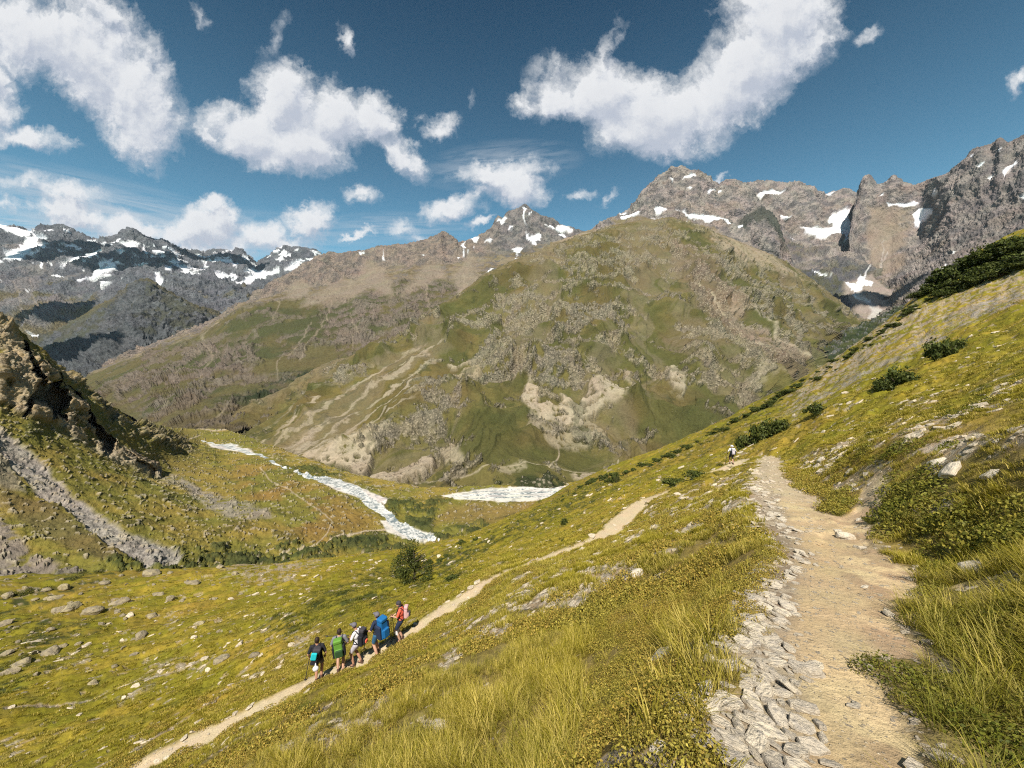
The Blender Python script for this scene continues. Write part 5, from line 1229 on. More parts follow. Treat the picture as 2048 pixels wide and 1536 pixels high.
# placed one by one, big ones first, without too much overlap
order = np.argsort(-size); ok = []; grid = {}
for i in order:
    gx, gy = int(x[i] / .14), int(y[i] / .14); hitn = False
    for a in (-1, 0, 1):
        for b in (-1, 0, 1):
            for j in grid.get((gx + a, gy + b), ()):
                if (x[i] - x[j]) ** 2 + (y[i] - y[j]) ** 2 < (0.56 * (size[i] + size[j])) ** 2: hitn = True; break
            if hitn: break
        if hitn: break
    if not hitn: ok.append(i); grid.setdefault((gx, gy), []).append(i)
ok = np.array(ok); x, y, z, r, U, V, size = [q[ok] for q in (x, y, z, r, U, V, size)]
TD = np.array([0.60, 0.80]); yaw = math.atan2(0.35, -0.94) + rng.normal(size=len(x)) * .7
nn = gnormal(x, y) + np.stack([0.06 + .20 * rng.normal(size=len(x)), -0.10 + .20 * rng.normal(size=len(x)), 0 * x], -1)
inview = (U > -20) & (U < 2068) & (V < 1560) & (V > 900); rank = np.argsort(-(size / r) * inview); big = np.zeros(len(x), bool); big[rank[:285]] = True; big &= inview
def frame(n, yw):
    n = Vector(n).normalized(); xa = Vector((math.cos(yw), math.sin(yw), 0)); ya = n.cross(xa).normalized(); xa = ya.cross(n)
    return Matrix((xa, ya, n)).transposed().to_4x4()
bi = np.where(big)[0]; bi = bi[np.argsort(-(size / r)[bi])]
for c_, i in enumerate(bi):
    o = bpy.data.objects.new('slate', slates[rng.randint(40)]); C.objects.link(o)
    o.matrix_world = Matrix.Translation((x[i], y[i], z[i] + size[i] * .10 + 0.004)) @ frame(nn[i], yaw[i]) @ Matrix.Diagonal((size[i], size[i], size[i] * 1.1, 1))
    tag(o, 'flat grey slate lying loose along the left edge of the trail', 'slate', 'loose slates along the trail edge')
s_ = ~big
srcs = []
for s in range(12): srcs.append(bpy.data.objects.new('sl', slates[s]))
o = scatter('slate_rubble', 'slate', np.stack([x, y, z + size * .08], -1)[s_], nn[s_], yaw[s_], size[s_], rng.randint(0, 12, s_.sum()), srcs)
tag(o, 'small slate pieces packed along the trail edge', 'slate rubble')
print('slates', len(x), big.sum(), time.time() - T0)
# bigger single stones in the picture: (u, v, width px, label)
SPECIAL = [(1610,1345,70,'rounded brown stone lying alone on the bare dust near the slates'),(1480,1475,44,'pale blocky slab standing at the bottom edge of the slates'),(1690,1077,46,'white quartz stone set in the dust where the side gully meets the trail'),
 (1330,1325,95,'weathered rock outcrop half buried in the shrubs left of the slates'),(1425,1322,52,'small broken rock just right of the weathered outcrop'),(1720,1098,26,'small pale stone just below the white quartz stone'),
 (1460,1335,60,'long pale slab at the upper left corner of the slate field'),(1275,1150,42,'white stone on the grass slope left of the trail bend'),(1905,945,60,'long flat ledge stone on the right slope above the dark shrubs'),(1870,930,44,'pale ledge stone left of the long flat ledge stone'),(1980,955,40,'grey stone right of the long flat ledge stone'),
 (1660,1005,30,'pale upright stone in the grass strip between trail and side gully'),(1645,822+100,28,'tan stone in the turf just above the trail top'),(955,1410,46,'tan rock patch in the turf below the lower trail'),(880,1450,44,'grey rock in the turf left of the tan rock patch'),(1500,1215,34,'pale slate at the narrow upper end of the slate field'),(1230,1085,20,'small boulder beside the bare bend of the lower trail'),
 (1945,1140,60,'heap of grey shale on the bank right of the trail')]
rocks = []
for s in range(14):
    co, Fc = rock_mesh(s + 5, 3, .4, .9); me = bpy.data.meshes.new('boulder'); me.from_pydata([tuple(c) for c in co], [], [tuple(f) for f in Fc]); me.materials.append(m_boulder); rocks.append(me)
rocks2 = []
for s in range(5):
    me = rocks[s].copy(); me.materials.clear(); me.materials.append(m_slate); rocks2.append(me)
for i, (u, v, wpx, lab) in enumerate(SPECIAL):
    h = hit(u, v)
    if h is None: continue
    d = h[1] * CP - h[2] * SP; sz = wpx / F * d / 2
    o = bpy.data.objects.new('stone', rocks2[i % 5]); C.objects.link(o); n = gnormal(h[0], h[1])
    o.matrix_world = Matrix.Translation((h[0], h[1], h[2] + sz * .05)) @ frame(n + np.array([.1, -.1, 0]), 2.6 + .5 * rng.normal()) @ Matrix.Diagonal((sz, sz, sz * .7, 1))
    tag(o, lab, 'stone')
# ---- boulders of the meadow on the left
BL = [(90,1183,25),(128,1180,26),(207,1168,24),(382,1168,30),(315,1190,24),(339,1200,26),(143,1216,40),(118,1222,26),(183,1227,40),(201,1250,15),(234,1226,19),(66,1308,23),(98,1310,38),(15,1308,26),(281,1277,34),(37,1332,44),(20,1345,34),(73,1350,20),(398,1248,30),(305,1233,24),(239,1208,40),(440,1137,22),(400,1130,44),(300,1150,38),(5,1250,32),(112,1197,30),(15,1196,27),(100,1263,23),(122,1294,20),(212,1304,16),(246,1297,18),(266,1310,20),(230,1335,14),(185,1369,20),(444,1320,34),(508,1312,26),(612,1116,44),(470,1150,18),(350,1245,18),(520,1170,14)]
LABS = {6: 'broad dark brown boulder, darkest of the left meadow', 8: 'long flat grey boulder right of the broad dark boulder', 12: 'long tilted boulder low in the left part of the meadow', 15: 'large pale boulder half hidden in dark shrubs at the left edge', 14: 'pale wedge shaped boulder alone in the middle of the meadow', 20: 'low long ledge of rock above the flat grey boulder', 22: 'wide pale boulder on the dark shrub belt below the grey gully', 23: 'long pale slab at the upper rim of the meadow', 34: 'knobbly tan rock outcrop beside the thin meadow path', 35: 'rounded pinkish boulder between meadow path and hikers', 36: 'big tan block on the meadow rim below the valley stream', 9: 'narrow upright boulder with a dark shaded side', 3: 'broad boulder on the rusty turf near the upper rim', 4: 'blocky boulder with black shaded right side on rusty turf', 18: 'flat tan boulder with dark cleft in the right of the meadow'}
BLr = list(BL); tries = 0
while len(BLr) < 150 and tries < 4000:
    tries += 1; u = rng.uniform(0, 640) ** 1.0; v = rng.uniform(1135, 1400)
    if rng.rand() < (u / 640) ** 1.2 * .8 or v > 1400 - .2 * u: continue
    BLr.append((u, v, 6 + 9 * rng.rand() ** 2))
for i, (u, v, wpx) in enumerate(BLr):
    h = hit(u, v)
    if h is None: continue
    d = h[1] * CP - h[2] * SP
    if d > 110: continue
    sz = wpx / F * d / 2 * .95
    o = bpy.data.objects.new('boulder', rocks[rng.randint(14)]); C.objects.link(o); n = gnormal(h[0], h[1])
    o.matrix_world = Matrix.Translation((h[0], h[1], h[2] + sz * .06)) @ frame(n * .5 + np.array([.12 * rng.normal(), .12 * rng.normal(), 1.0]), 2.9 + .7 * rng.normal()) @ Matrix.Diagonal((sz, sz, sz * (.7 + .35 * rng.rand()), 1))
    tag(o, LABS.get(i, 'pale lichen covered boulder scattered in the meadow on the left'), 'boulder', None if i in LABS else 'boulders scattered over the left meadow')
# ---- shrubs
m_shrub = leaf_mat('alder_leaves', (0.030, 0.044, 0.010), (0.10, 0.125, 0.024), (0.15, 0.14, 0.03), .12, .25, instancer=False)
m_shrub2 = leaf_mat('juniper_leaves', (0.050, 0.062, 0.012), (0.16, 0.165, 0.030), (0.20, 0.14, 0.035), .2, .25, instancer=False)
m_bark = stone_mat('bark', (0.11, 0.085, 0.06), (0.09, 0.07, 0.05), (0.05, 0.04, 0.03), 6, .02)
def limb(V, Fc, a, b, r0, r1, seg=5):
    a = np.array(a, float); b = np.array(b, float); d = b - a; d /= np.linalg.norm(d); t1 = np.cross(d, [.3, .2, .9]); t1 /= np.linalg.norm(t1); t2 = np.cross(d, t1); base = len(V)
    for p, rr in ((a, r0), (b, r1)):
        for k in range(seg): th = k / seg * 6.283; V.append(p + (t1 * math.cos(th) + t2 * math.sin(th)) * rr)
    for k in range(seg): j = (k + 1) % seg; Fc.append((base + k, base + j, base + seg + j, base + seg + k))
def shrub_protos(n, leaves, size, clumps, mat, rz=.8, shell=.6):
    out = []
    for s in range(n):
        V, Fc, tip, var = leafball(leaves, size, 1.0, rz, 300 + s + leaves, 0.0, .8, clumps, shell)
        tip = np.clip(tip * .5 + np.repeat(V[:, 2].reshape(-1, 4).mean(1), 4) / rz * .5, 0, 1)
        fo = mesh_np('foliage', V, Fc, mat, smooth=False, attrs={'tip': tip, 'var': var}, link=False)
        r = np.random.RandomState(s); LV, LF = [], []
        for k in range(7):
            a = k * .9 + r.rand(); e = (math.cos(a) * .55, math.sin(a) * .55, rz * (.35 + .45 * r.rand())); mid = (e[0] * .45, e[1] * .45, e[2] * .6)
            limb(LV, LF, (0, 0, -.15), mid, .035, .024); limb(LV, LF, mid, e, .024, .008)
        st_ = mesh_np('stem', np.array(LV), np.array(LF), m_bark, link=False)
        out.append((fo.data, st_.data)); bpy.data.objects.remove(fo); bpy.data.objects.remove(st_)
    return out
m_cover2 = leaf_mat('shrub_leaves', (0.06, 0.072, 0.010), (0.24, 0.24, 0.035), (0.34, 0.24, 0.05), .25, .3, instancer=False)
sh_a = shrub_protos(5, 1500, .075, 16, m_shrub, .75); sh_b = shrub_protos(4, 1100, .06, 14, m_shrub2, .5)
sh_c = shrub_protos(3, 4200, .026, 22, m_cover2, .55)
def put_shrub(name, P_, sx, sz, protos, label, cat, group, k=None):
    e = bpy.data.objects.new(name, None); C.objects.link(e); e.location = P_; e.scale = (sx, sx, sz); e.rotation_euler = (0, 0, rng.rand() * 6.28); e.empty_display_size = .1
    fo, stm = protos[rng.randint(len(protos)) if k is None else k]
    for nm, me in (('foliage', fo), ('stem', stm)):
        c = bpy.data.objects.new(nm, me); C.objects.link(c); c.parent = e
    tag(e, label, cat, group); return e
SH = [(1637,826,24,16,'small dark bush alone on the grass above the lone hiker'),(1792,772,40,30,'dark bush in the middle of the right slope'),(1772,778,24,18,'low bush touching the left side of the dark slope bush'),(1884,716,34,30,'dark bush below the grey scree band on the right slope'),(1910,700,24,18,'small bush right of the bush below the scree band'),
 (1492,892,28,22,'leftmost bush of the dark row beside the lone hiker'),(1528,880,34,32,'tallest bush of the dark row beside the lone hiker'),(1562,862,30,24,'upper bush of the dark row beside the lone hiker'),(1350,972,30,12,'low spreading bush below the lone hiker on the left'),(1392,955,26,12,'low bush just left of the lone hiker'),(1232,964,13,13,'round bush on the ridge above the gravel plain'),(1130,1050,11,11,'small round bush on the slope above the lower trail'),
 (1672,1030,20,14,'leafy clump between trail and side gully'),(905,1160,18,9,'low bush right of the big meadow tree'),(1680,1020,12,9,'clump just above the leafy one by the side gully'),(1850,1040,40,26,'large leafy shrub on the bank right of the side gully'),(1745,1045,20,15,'dark shrub at the mouth of the side gully'),(620,1420,36,8,'low dark shrub below the front hiker on the lower trail')]
for u, v, hw_, hh, lab in SH:
    h = hit(u, v)
    if h is None: continue
    d = h[1] * CP - h[2] * SP; k_ = d / F
    big_ = d > 12
    put_shrub('bush', (h[0], h[1], h[2] - .05 * hh * k_), hw_ * k_, hh * k_ * 1.7, sh_a if big_ else sh_c, lab, 'bush', None)
# dark alder thicket along the upper ridge and bushes along the skyline
nb = 0
def row(pts, n, size, group, label, jit=6, protos=sh_a):
    global nb
    pts = np.array(pts, float); s = np.r_[0, np.cumsum(np.hypot(*np.diff(pts[:, :2], axis=0).T))]
    for q in np.linspace(0, s[-1], n):
        u = np.interp(q, s, pts[:, 0]) + rng.normal() * jit; v = np.interp(q, s, pts[:, 1]) + rng.normal() * jit * .7; wd = np.interp(q, s, pts[:, 2])
        h = hit(u, v)
        if h is None: continue
        d = h[1] * CP - h[2] * SP
        if d > 160: continue
        k_ = d / F; wd = wd * (0.45 + 1.2 * rng.rand() ** 1.5); nb += 1
        put_shrub('bush', (h[0], h[1], h[2] - .1), wd * k_, wd * k_ * size * (.55 + .5 * rng.rand()), protos, label, 'bush', group)
row([(2070,490,30),(1960,525,28),(1890,562,24),(1840,592,18)], 34, 1.05, 'alders of the thicket on the upper right ridge', 'dark green alder of the thicket on the upper right ridge', 5)
row([(2070,522,26),(1960,558,24),(1870,598,18)], 24, .9, 'alders of the thicket on the upper right ridge', 'dark green alder of the thicket on the upper right ridge', 6)
row([(1835,612,12),(1790,655,11),(1740,690,11),(1700,712,11),(1635,752,12),(1560,795,12),(1490,834,11),(1400,885,11),(1300,930,11),(1200,962,10),(1150,978,8)], 90, .8, 'bushes along the skyline of the slope', 'small dark bush on the skyline of the slope', 5)
row([(1150,985,6),(1060,1035,6),(980,1070,7),(900,1110,8),(800,1150,6)], 26, .7, 'bushes along the lower rim of the slope', 'small dark bush on the rim above the river', 7)
row([(1340,985,7),(1250,1015,8),(1160,1060,9),(1040,1110,10),(920,1150,10),(800,1190,10),(700,1235,10)], 44, .75, 'low bushes on the slope above the hikers', 'low dark bush on the slope above the hikers', 9, sh_b)
row([(1500,905,8),(1420,945,8),(1300,1000,8)], 16, .7, 'low bushes left of the lone hiker', 'low bush on the slope left of the lone hiker', 9, sh_b)
row([(20,1190,10),(90,1170,10),(180,1150,9),(260,1140,8)], 16, .8, 'low bushes on the meadow rim', 'low dark bush on the far rim of the meadow', 6, sh_b)
row([(10,1280,12),(80,1250,12),(20,1350,12),(130,1330,11)], 20, .6, 'low bushes among the boulders', 'low dark bush among the meadow boulders', 14, sh_b)
print('bushes', nb)
# ---- the tree above the river and smaller ones on the rim
def tree(u, v, hpx, wpx, label, seed, leaves=5200, parts=True):
    h = hit(u, v)
    if h is None: return
    d = h[1] * CP - h[2] * SP; H = hpx / F * d; R_ = wpx / F * d / 2
    e = bpy.data.objects.new('tree', None); C.objects.link(e); e.location = (h[0], h[1], h[2] - .05); e.empty_display_size = .1
    V, Fc, tip, var = leafball(leaves, .045 * H * .42, R_ * 1.15, H * .66, seed, H * .18, .8, 13, .55)
    r = np.random.RandomState(seed); tip = np.clip(tip * .6 + .3 * r.rand(), 0, 1)
    c = mesh_np('crown', V, Fc, m_shrub, smooth=False, attrs={'tip': tip, 'var': var}); c.parent = e
    LV, LF = [], []; limb(LV, LF, (0, 0, -.3), (0.03 * H, 0, .32 * H), .03 * H, .022 * H, 7); limb(LV, LF, (0.03 * H, 0, .32 * H), (0, .02 * H, .7 * H), .022 * H, .008 * H, 7)
    for k in range(9):
        a = k * 2.4; z0 = H * (.2 + .05 * k); limb(LV, LF, (0.02 * H, 0, z0), (math.cos(a) * R_ * .75, math.sin(a) * R_ * .75, z0 + H * .2), .012 * H, .004 * H, 5)
    tk = mesh_np('trunk', np.array(LV), np.array(LF), m_bark); tk.parent = e; tag(e, label, 'tree')
tree(828, 1160, 84, 78, 'broad green tree on the slope just below the river rapids', 5)
tree(1078, 1008, 18, 14, 'small tree in front of the gravel plain', 6, 500)
tree(1136, 990, 20, 16, 'small tree at the right end of the gravel plain', 7, 500)
tree(1150, 985, 14, 12, 'tiny tree right beside the one at the end of the gravel plain', 8, 400)
tree(1232, 966, 18, 18, 'small round tree on the ridge right of the gravel plain', 9, 500)
print('plants done', time.time() - T0)
# =================================================================== hikers
def plain(name, col, rough=0.8, spec=0.2, noise=0.12, scale=30):
    m = bpy.data.materials.new(name); m.use_nodes = True; t = NT(m.node_tree); t.n.clear()
    pos = t.node('ShaderNodeTexCoord').outputs['Object']; n = t.noise(pos, scale, 4, 0.6); n2 = t.noise(pos, scale * .25, 3, 0.5)
    k = t.math('ADD', 1 - noise, t.math('MULTIPLY', t.math('ADD', n, n2), noise)); cc = t.node('ShaderNodeCombineColor')
    for i in range(3): t.put(cc.inputs[i], k)
    d = t.node('ShaderNodeBsdfPrincipled'); t.put(d.inputs['Base Color'], t.mix(1.0, tuple(col) + (1,), cc.outputs[0], 'MULTIPLY'))
    d.inputs['Roughness'].default_value = rough; d.inputs['Specular IOR Level'].default_value = spec
    bp = t.node('ShaderNodeBump'); bp.inputs['Distance'].default_value = 0.01; bp.inputs['Strength'].default_value = .6; t.put(bp.inputs['Height'], n2); t.l.new(bp.outputs[0], d.inputs['Normal'])
    o = t.node('ShaderNodeOutputMaterial'); t.l.new(d.outputs[0], o.inputs[0]); return m
MS = {'skin': plain('skin', (0.50, 0.29, 0.20), .6, .3, .08), 'tan': plain('tanned_skin', (0.42, 0.22, 0.14), .6, .3, .08), 'hair': plain('dark_hair', (0.035, 0.022, 0.016), .6),
 'black': plain('black_cloth', (0.022, 0.022, 0.028)), 'grey': plain('grey_cloth', (0.20, 0.20, 0.22)), 'white': plain('white_cloth', (0.72, 0.70, 0.72)), 'navy': plain('navy_cloth', (0.025, 0.035, 0.07)),
 'red': plain('coral_cloth', (0.72, 0.13, 0.075)), 'blue': plain('blue_pack_cloth', (0.015, 0.13, 0.34), .6), 'denim': plain('blue_shorts_cloth', (0.045, 0.13, 0.24)), 'lilac': plain('pale_lilac_cloth', (0.50, 0.46, 0.52)),
 'green': plain('green_pack_cloth', (0.12, 0.27, 0.04), .6), 'teal': plain('turquoise_cloth', (0.02, 0.48, 0.55), .6), 'pink': plain('pale_pink_pack_cloth', (0.60, 0.36, 0.36), .7), 'capgrey': plain('grey_cap_cloth', (0.15, 0.14, 0.16)),
 'dark': plain('charcoal_cloth', (0.055, 0.05, 0.058)), 'metal': plain('dark_pole_metal', (0.03, 0.03, 0.035), .35, .6), 'cork': plain('cork_grip', (0.22, 0.12, 0.06)), 'boot': plain('brown_boot', (0.10, 0.06, 0.045)), 'orange': plain('orange_cloth', (0.75, 0.22, 0.06)), 'glass': plain('sunglass', (0.01, 0.01, 0.012), .1, .8), 'lip': plain('lip', (0.35, 0.12, 0.10)), 'olive': plain('dark_green_cloth', (0.03, 0.07, 0.025))}
_ico = {}
def ico(n):
    if n not in _ico:
        bm = bmesh.new(); bmesh.ops.create_icosphere(bm, subdivisions=n, radius=1.0); _ico[n] = [v.co.copy() for v in bm.verts]; bm.free()
    return _ico[n]
def hull_into(bm, pts):
    vs = [bm.verts.new(p) for p in pts]
    r = bmesh.ops.convex_hull(bm, input=vs, use_existing_faces=False)
    junk = list({g_ for g_ in r['geom_interior'] if isinstance(g_, bmesh.types.BMVert)} | {g_ for g_ in r['geom_unused'] if isinstance(g_, bmesh.types.BMVert)})
    if junk: bmesh.ops.delete(bm, geom=junk, context='VERTS')
def cap(bm, a, b, ra, rb, sq=1.0, n=2):
    a, b = Vector(a), Vector(b); pts = []
    for c, r in ((a, ra), (b, rb)):
        for v in ico(n): pts.append(c + Vector((v.x * r, v.y * r * sq, v.z * r)))
    hull_into(bm, pts)
def ell(bm, c, r, n=3):
    c = Vector(c); hull_into(bm, [c + Vector((v.x * r[0], v.y * r[1], v.z * r[2])) for v in ico(n)])
def rbox(bm, c, h, r=.04, rot=None, taper=1.0):
    c = Vector(c); pts = []
    for sx in (-1, 1):
        for sy in (-1, 1):
            for sz in (-1, 1):
                k = taper if sz > 0 else 1.0
                q = Vector((sx * (h[0] - r) * k, sy * (h[1] - r) * k, sz * (h[2] - r)))
                for v in ico(1):
                    p = q + v * r
                    pts.append(c + (rot @ p if rot else p))
    hull_into(bm, pts)
def fused(name, fn, mat, parent, vox=0.012, smooth=3):
    bm = bmesh.new(); fn(bm); me = bpy.data.meshes.new(name); bm.to_mesh(me); bm.free()
    me.materials.append(mat); o = bpy.data.objects.new(name, me); C.objects.link(o)
    if parent: o.parent = parent
    md = o.modifiers.new('fuse', 'REMESH'); md.mode = 'VOXEL'; md.voxel_size = vox; md.use_smooth_shade = True
    if smooth: sm = o.modifiers.new('soften', 'SMOOTH'); sm.factor = .5; sm.iterations = smooth
    return o
def simple(name, fn, mat, parent):
    bm = bmesh.new(); fn(bm)
    for f in bm.faces: f.smooth = True
    me = bpy.data.meshes.new(name); bm.to_mesh(me); bm.free(); me.materials.append(mat); o = bpy.data.objects.new(name, me); C.objects.link(o)
    if parent: o.parent = parent
    return o
def person(u, v, dguess, face, label, shirt, shorts, hat=None, skin='skin', arms=None, feet=None, lean=0.0, bow=0.0, headyaw=0, H=1.76, sleeves=True, socks=None, glasses=False, hair=True):
    h = hit(u, v) if dguess is None else None
    if h is None:
        p = P3(u, v, dguess); h = np.array([p[0], p[1], float(gz(p[0], p[1]))])
    e = bpy.data.objects.new('person', None); C.objects.link(e); e.empty_display_size = .1
    e.location = (h[0], h[1], h[2]); e.rotation_euler = (0, 0, -math.radians(face)); k = H / 1.76; e.scale = (k, k, k)
    tag(e, label, 'person', 'hikers')
    M = Matrix.Translation(h.tolist()) @ Matrix.Rotation(-math.radians(face), 4, 'Z') @ Matrix.Diagonal((k, k, k, 1)); Mi = M.inverted()
    def ground(x, y):
        w_ = M @ Vector((x, y, 0)); return (Mi @ Vector((w_.x, w_.y, float(gz(w_.x, w_.y))))).z
    feet = feet or [(-.10, .10), (.10, -.08)]
    fz = [ground(*f) for f in feet]; low = max(min(fz), -.15)
    T = lambda p: Vector((p[0], p[1] + lean * (p[2] - .9) * .5 + (bow * max(p[2] - 1.4, 0) * 1.2), p[2] + low * .5))
    hip = [T((-.095, 0, .93)), T((.095, 0, .93))]
    ank = [Vector((f[0], f[1], z_ + .09)) for f, z_ in zip(feet, fz)]
    def knee(a, b):
        mid = (a + b) / 2; d = (b - a); L = d.length; off = math.sqrt(max(.0, (.47 ** 2) - (L / 2) ** 2)); off = min(off, .22); return mid + Vector((0, 1, .15)).normalized() * (off + .015)
    kn = [knee(hip[i], ank[i]) for i in (0, 1)]
    sh = [T((-.185, 0, 1.43)), T((.185, 0, 1.43))]
    arms = arms or [((-.27, .02, 1.15), (-.24, .20, .98)), ((.27, -.02, 1.14), (.25, .14, .94))]
    el = [T(a[0]) for a in arms]; wr = [T(a[1]) for a in arms]
    hc = T((0, .035, 1.635)); hy = Matrix.Rotation(-math.radians(headyaw), 3, 'Z')
    def bodyfn(bm):
        ell(bm, T((0, 0, .95)), (.155, .11, .12)); cap(bm, T((0, 0, 1.0)), T((0, 0, 1.15)), .115, .12, .8); ell(bm, T((0, .0, 1.30)), (.17, .115, .17)); cap(bm, sh[0] * .75 + sh[1] * .25, sh[1] * .75 + sh[0] * .25, .07, .07)
        cap(bm, T((0, 0, 1.44)), T((0, .02, 1.56)), .062, .055)
        ell(bm, hc, (.076, .094, .112)); ell(bm, hc + hy @ Vector((0, .035, -.055)), (.052, .055, .055))
        cap(bm, hc + hy @ Vector((0, .09, .0)), hc + hy @ Vector((0, .112, -.022)), .010, .014)         # nose
        for s in (-1, 1): ell(bm, hc + hy @ Vector((s * .079, -.005, -.01)), (.012, .02, .032), 2)     # ears
        for i, s in ((0, -1), (1, 1)):
            cap(bm, hip[i], kn[i], .088, .058); cap(bm, kn[i], kn[i] * .55 + ank[i] * .45 + Vector((0, -.02, 0)), .055, .056); cap(bm, kn[i] * .55 + ank[i] * .45 + Vector((0, -.02, 0)), ank[i], .056, .036)
            cap(bm, ank[i], ank[i] + Vector((0, .14, -.05)), .036, .032)
            cap(bm, sh[i], el[i], .052, .040); cap(bm, el[i], wr[i], .041, .027)
            d = (wr[i] - el[i]).normalized(); side = d.cross(Vector((0, 0, 1))).normalized(); dn = d.cross(side).normalized()
            pc = wr[i] + d * .05; cap(bm, wr[i], pc + d * .02, .026, .033, .8)                          # palm
            for f in range(4):                                                                          # curled fingers
                o_ = side * (f - 1.5) * .020; b0 = pc + d * .045 + o_; ln = (.036, .042, .040, .031)[f]
                b1 = b0 + d * ln + dn * .012; b2 = b1 + dn * ln * .8 + d * .006; b3 = b2 - d * ln * .55 + dn * .006
                cap(bm, b0, b1, .0105, .0098, 1, 1); cap(bm, b1, b2, .0098, .009, 1, 1); cap(bm, b2, b3, .009, .0085, 1, 1)
            th0 = pc - side * s * .028; th1 = th0 + (d * .8 - side * s * .5).normalized() * .035; cap(bm, pc, th0, .015, .014, 1, 1); cap(bm, th0, th1, .013, .011, 1, 1); cap(bm, th1, th1 + (d + dn).normalized() * .028, .011, .0095, 1, 1)
    fused('body', bodyfn, MS[skin], e, .0075, 1)
    def shirtfn(bm):
        ell(bm, T((0, -.0, .99)), (.168, .128, .10)); cap(bm, T((0, 0, 1.0)), T((0, 0, 1.15)), .14, .145, .85); ell(bm, T((0, 0, 1.30)), (.193, .136, .185)); cap(bm, sh[0] * .8 + sh[1] * .2, sh[1] * .8 + sh[0] * .2, .078, .078)
        for i in (0, 1): cap(bm, sh[i], sh[i] * (.25 if sleeves else .0) + el[i] * (.75 if sleeves else 1), .068, .062 if sleeves else .052)
        if not sleeves:
            for i in (0, 1): cap(bm, el[i], el[i] * .2 + wr[i] * .8, .052, .040)
    fused('shirt', shirtfn, MS[shirt], e, .013, 3)
    def shortsfn(bm):
        ell(bm, T((0, 0, .95)), (.172, .132, .10))
        for i in (0, 1): cap(bm, hip[i], hip[i] * .25 + kn[i] * .75, .108, .085)
    fused('shorts', shortsfn, MS[shorts], e, .013, 3)
    for i in (0, 1):
        fused('boot', lambda bm: (cap(bm, ank[i] + Vector((0, 0, .05)), ank[i] + Vector((0, -.01, -.03)), .047, .045), cap(bm, ank[i] + Vector((0, -.03, -.05)), ank[i] + Vector((0, .15, -.055)), .042, .04), cap(bm, ank[i] + Vector((0, 0, -.02)), ank[i] + Vector((0, .12, -.05)), .045, .036)), MS['boot'], e, .011, 2)
        if socks:
            a_, b_ = kn[i] * .9 + ank[i] * .1, kn[i] * .62 + ank[i] * .38
            fused('sock', lambda bm: cap(bm, a_, b_, .068, .066), MS[socks], e, .012, 2)
    if hair: fused('hair', lambda bm: (ell(bm, hc + hy @ Vector((0, -.014, .022)), (.085, .096, .105)), ell(bm, hc + hy @ Vector((0, -.035, -.03)), (.072, .065, .07))), MS['hair'], e, .010, 2)
    for s in (-1, 1): simple('eye', lambda bm: bmesh.ops.create_uvsphere(bm, u_segments=8, v_segments=6, radius=.011 if not glasses else .026, matrix=Matrix.Translation(hc + hy @ Vector((s * .03, .083, .005))) @ Matrix.Diagonal((1, .5, .8, 1))), MS['glass'], e)
    simple('mouth', lambda bm: bmesh.ops.create_uvsphere(bm, u_segments=8, v_segments=6, radius=.022, matrix=Matrix.Translation(hc + hy @ Vector((0, .083, -.06))) @ Matrix.Diagonal((1, .4, .3, 1))), MS['lip'], e)
    if hat:
        def hatfn(bm):
            ell(bm, hc + hy @ Vector((0, -.008, .045)), (.095, .108, .092))
            if hat[1] == 'brim': ell(bm, hc + hy @ Vector((0, -.0, .03)), (.165, .175, .016))
            elif hat[1] == 'cap': cap(bm, hc + hy @ Vector((-.035, .10, .05)), hc + hy @ Vector((.035, .10, .05)), .016, .016); ell(bm, hc + hy @ Vector((0, .13, .042)), (.07, .065, .012))
            else: ell(bm, hc + hy @ Vector((0, -.045, -.05)), (.085, .07, .10))
        fused('hat', hatfn, MS[hat[0]], e, .009, 2)
    return dict(M=M, T=T, e=e, wr=wr, el=el, sh=sh, ground=ground, hip=hip)
def world(e_info, o): o.matrix_world = e_info['M']; return o
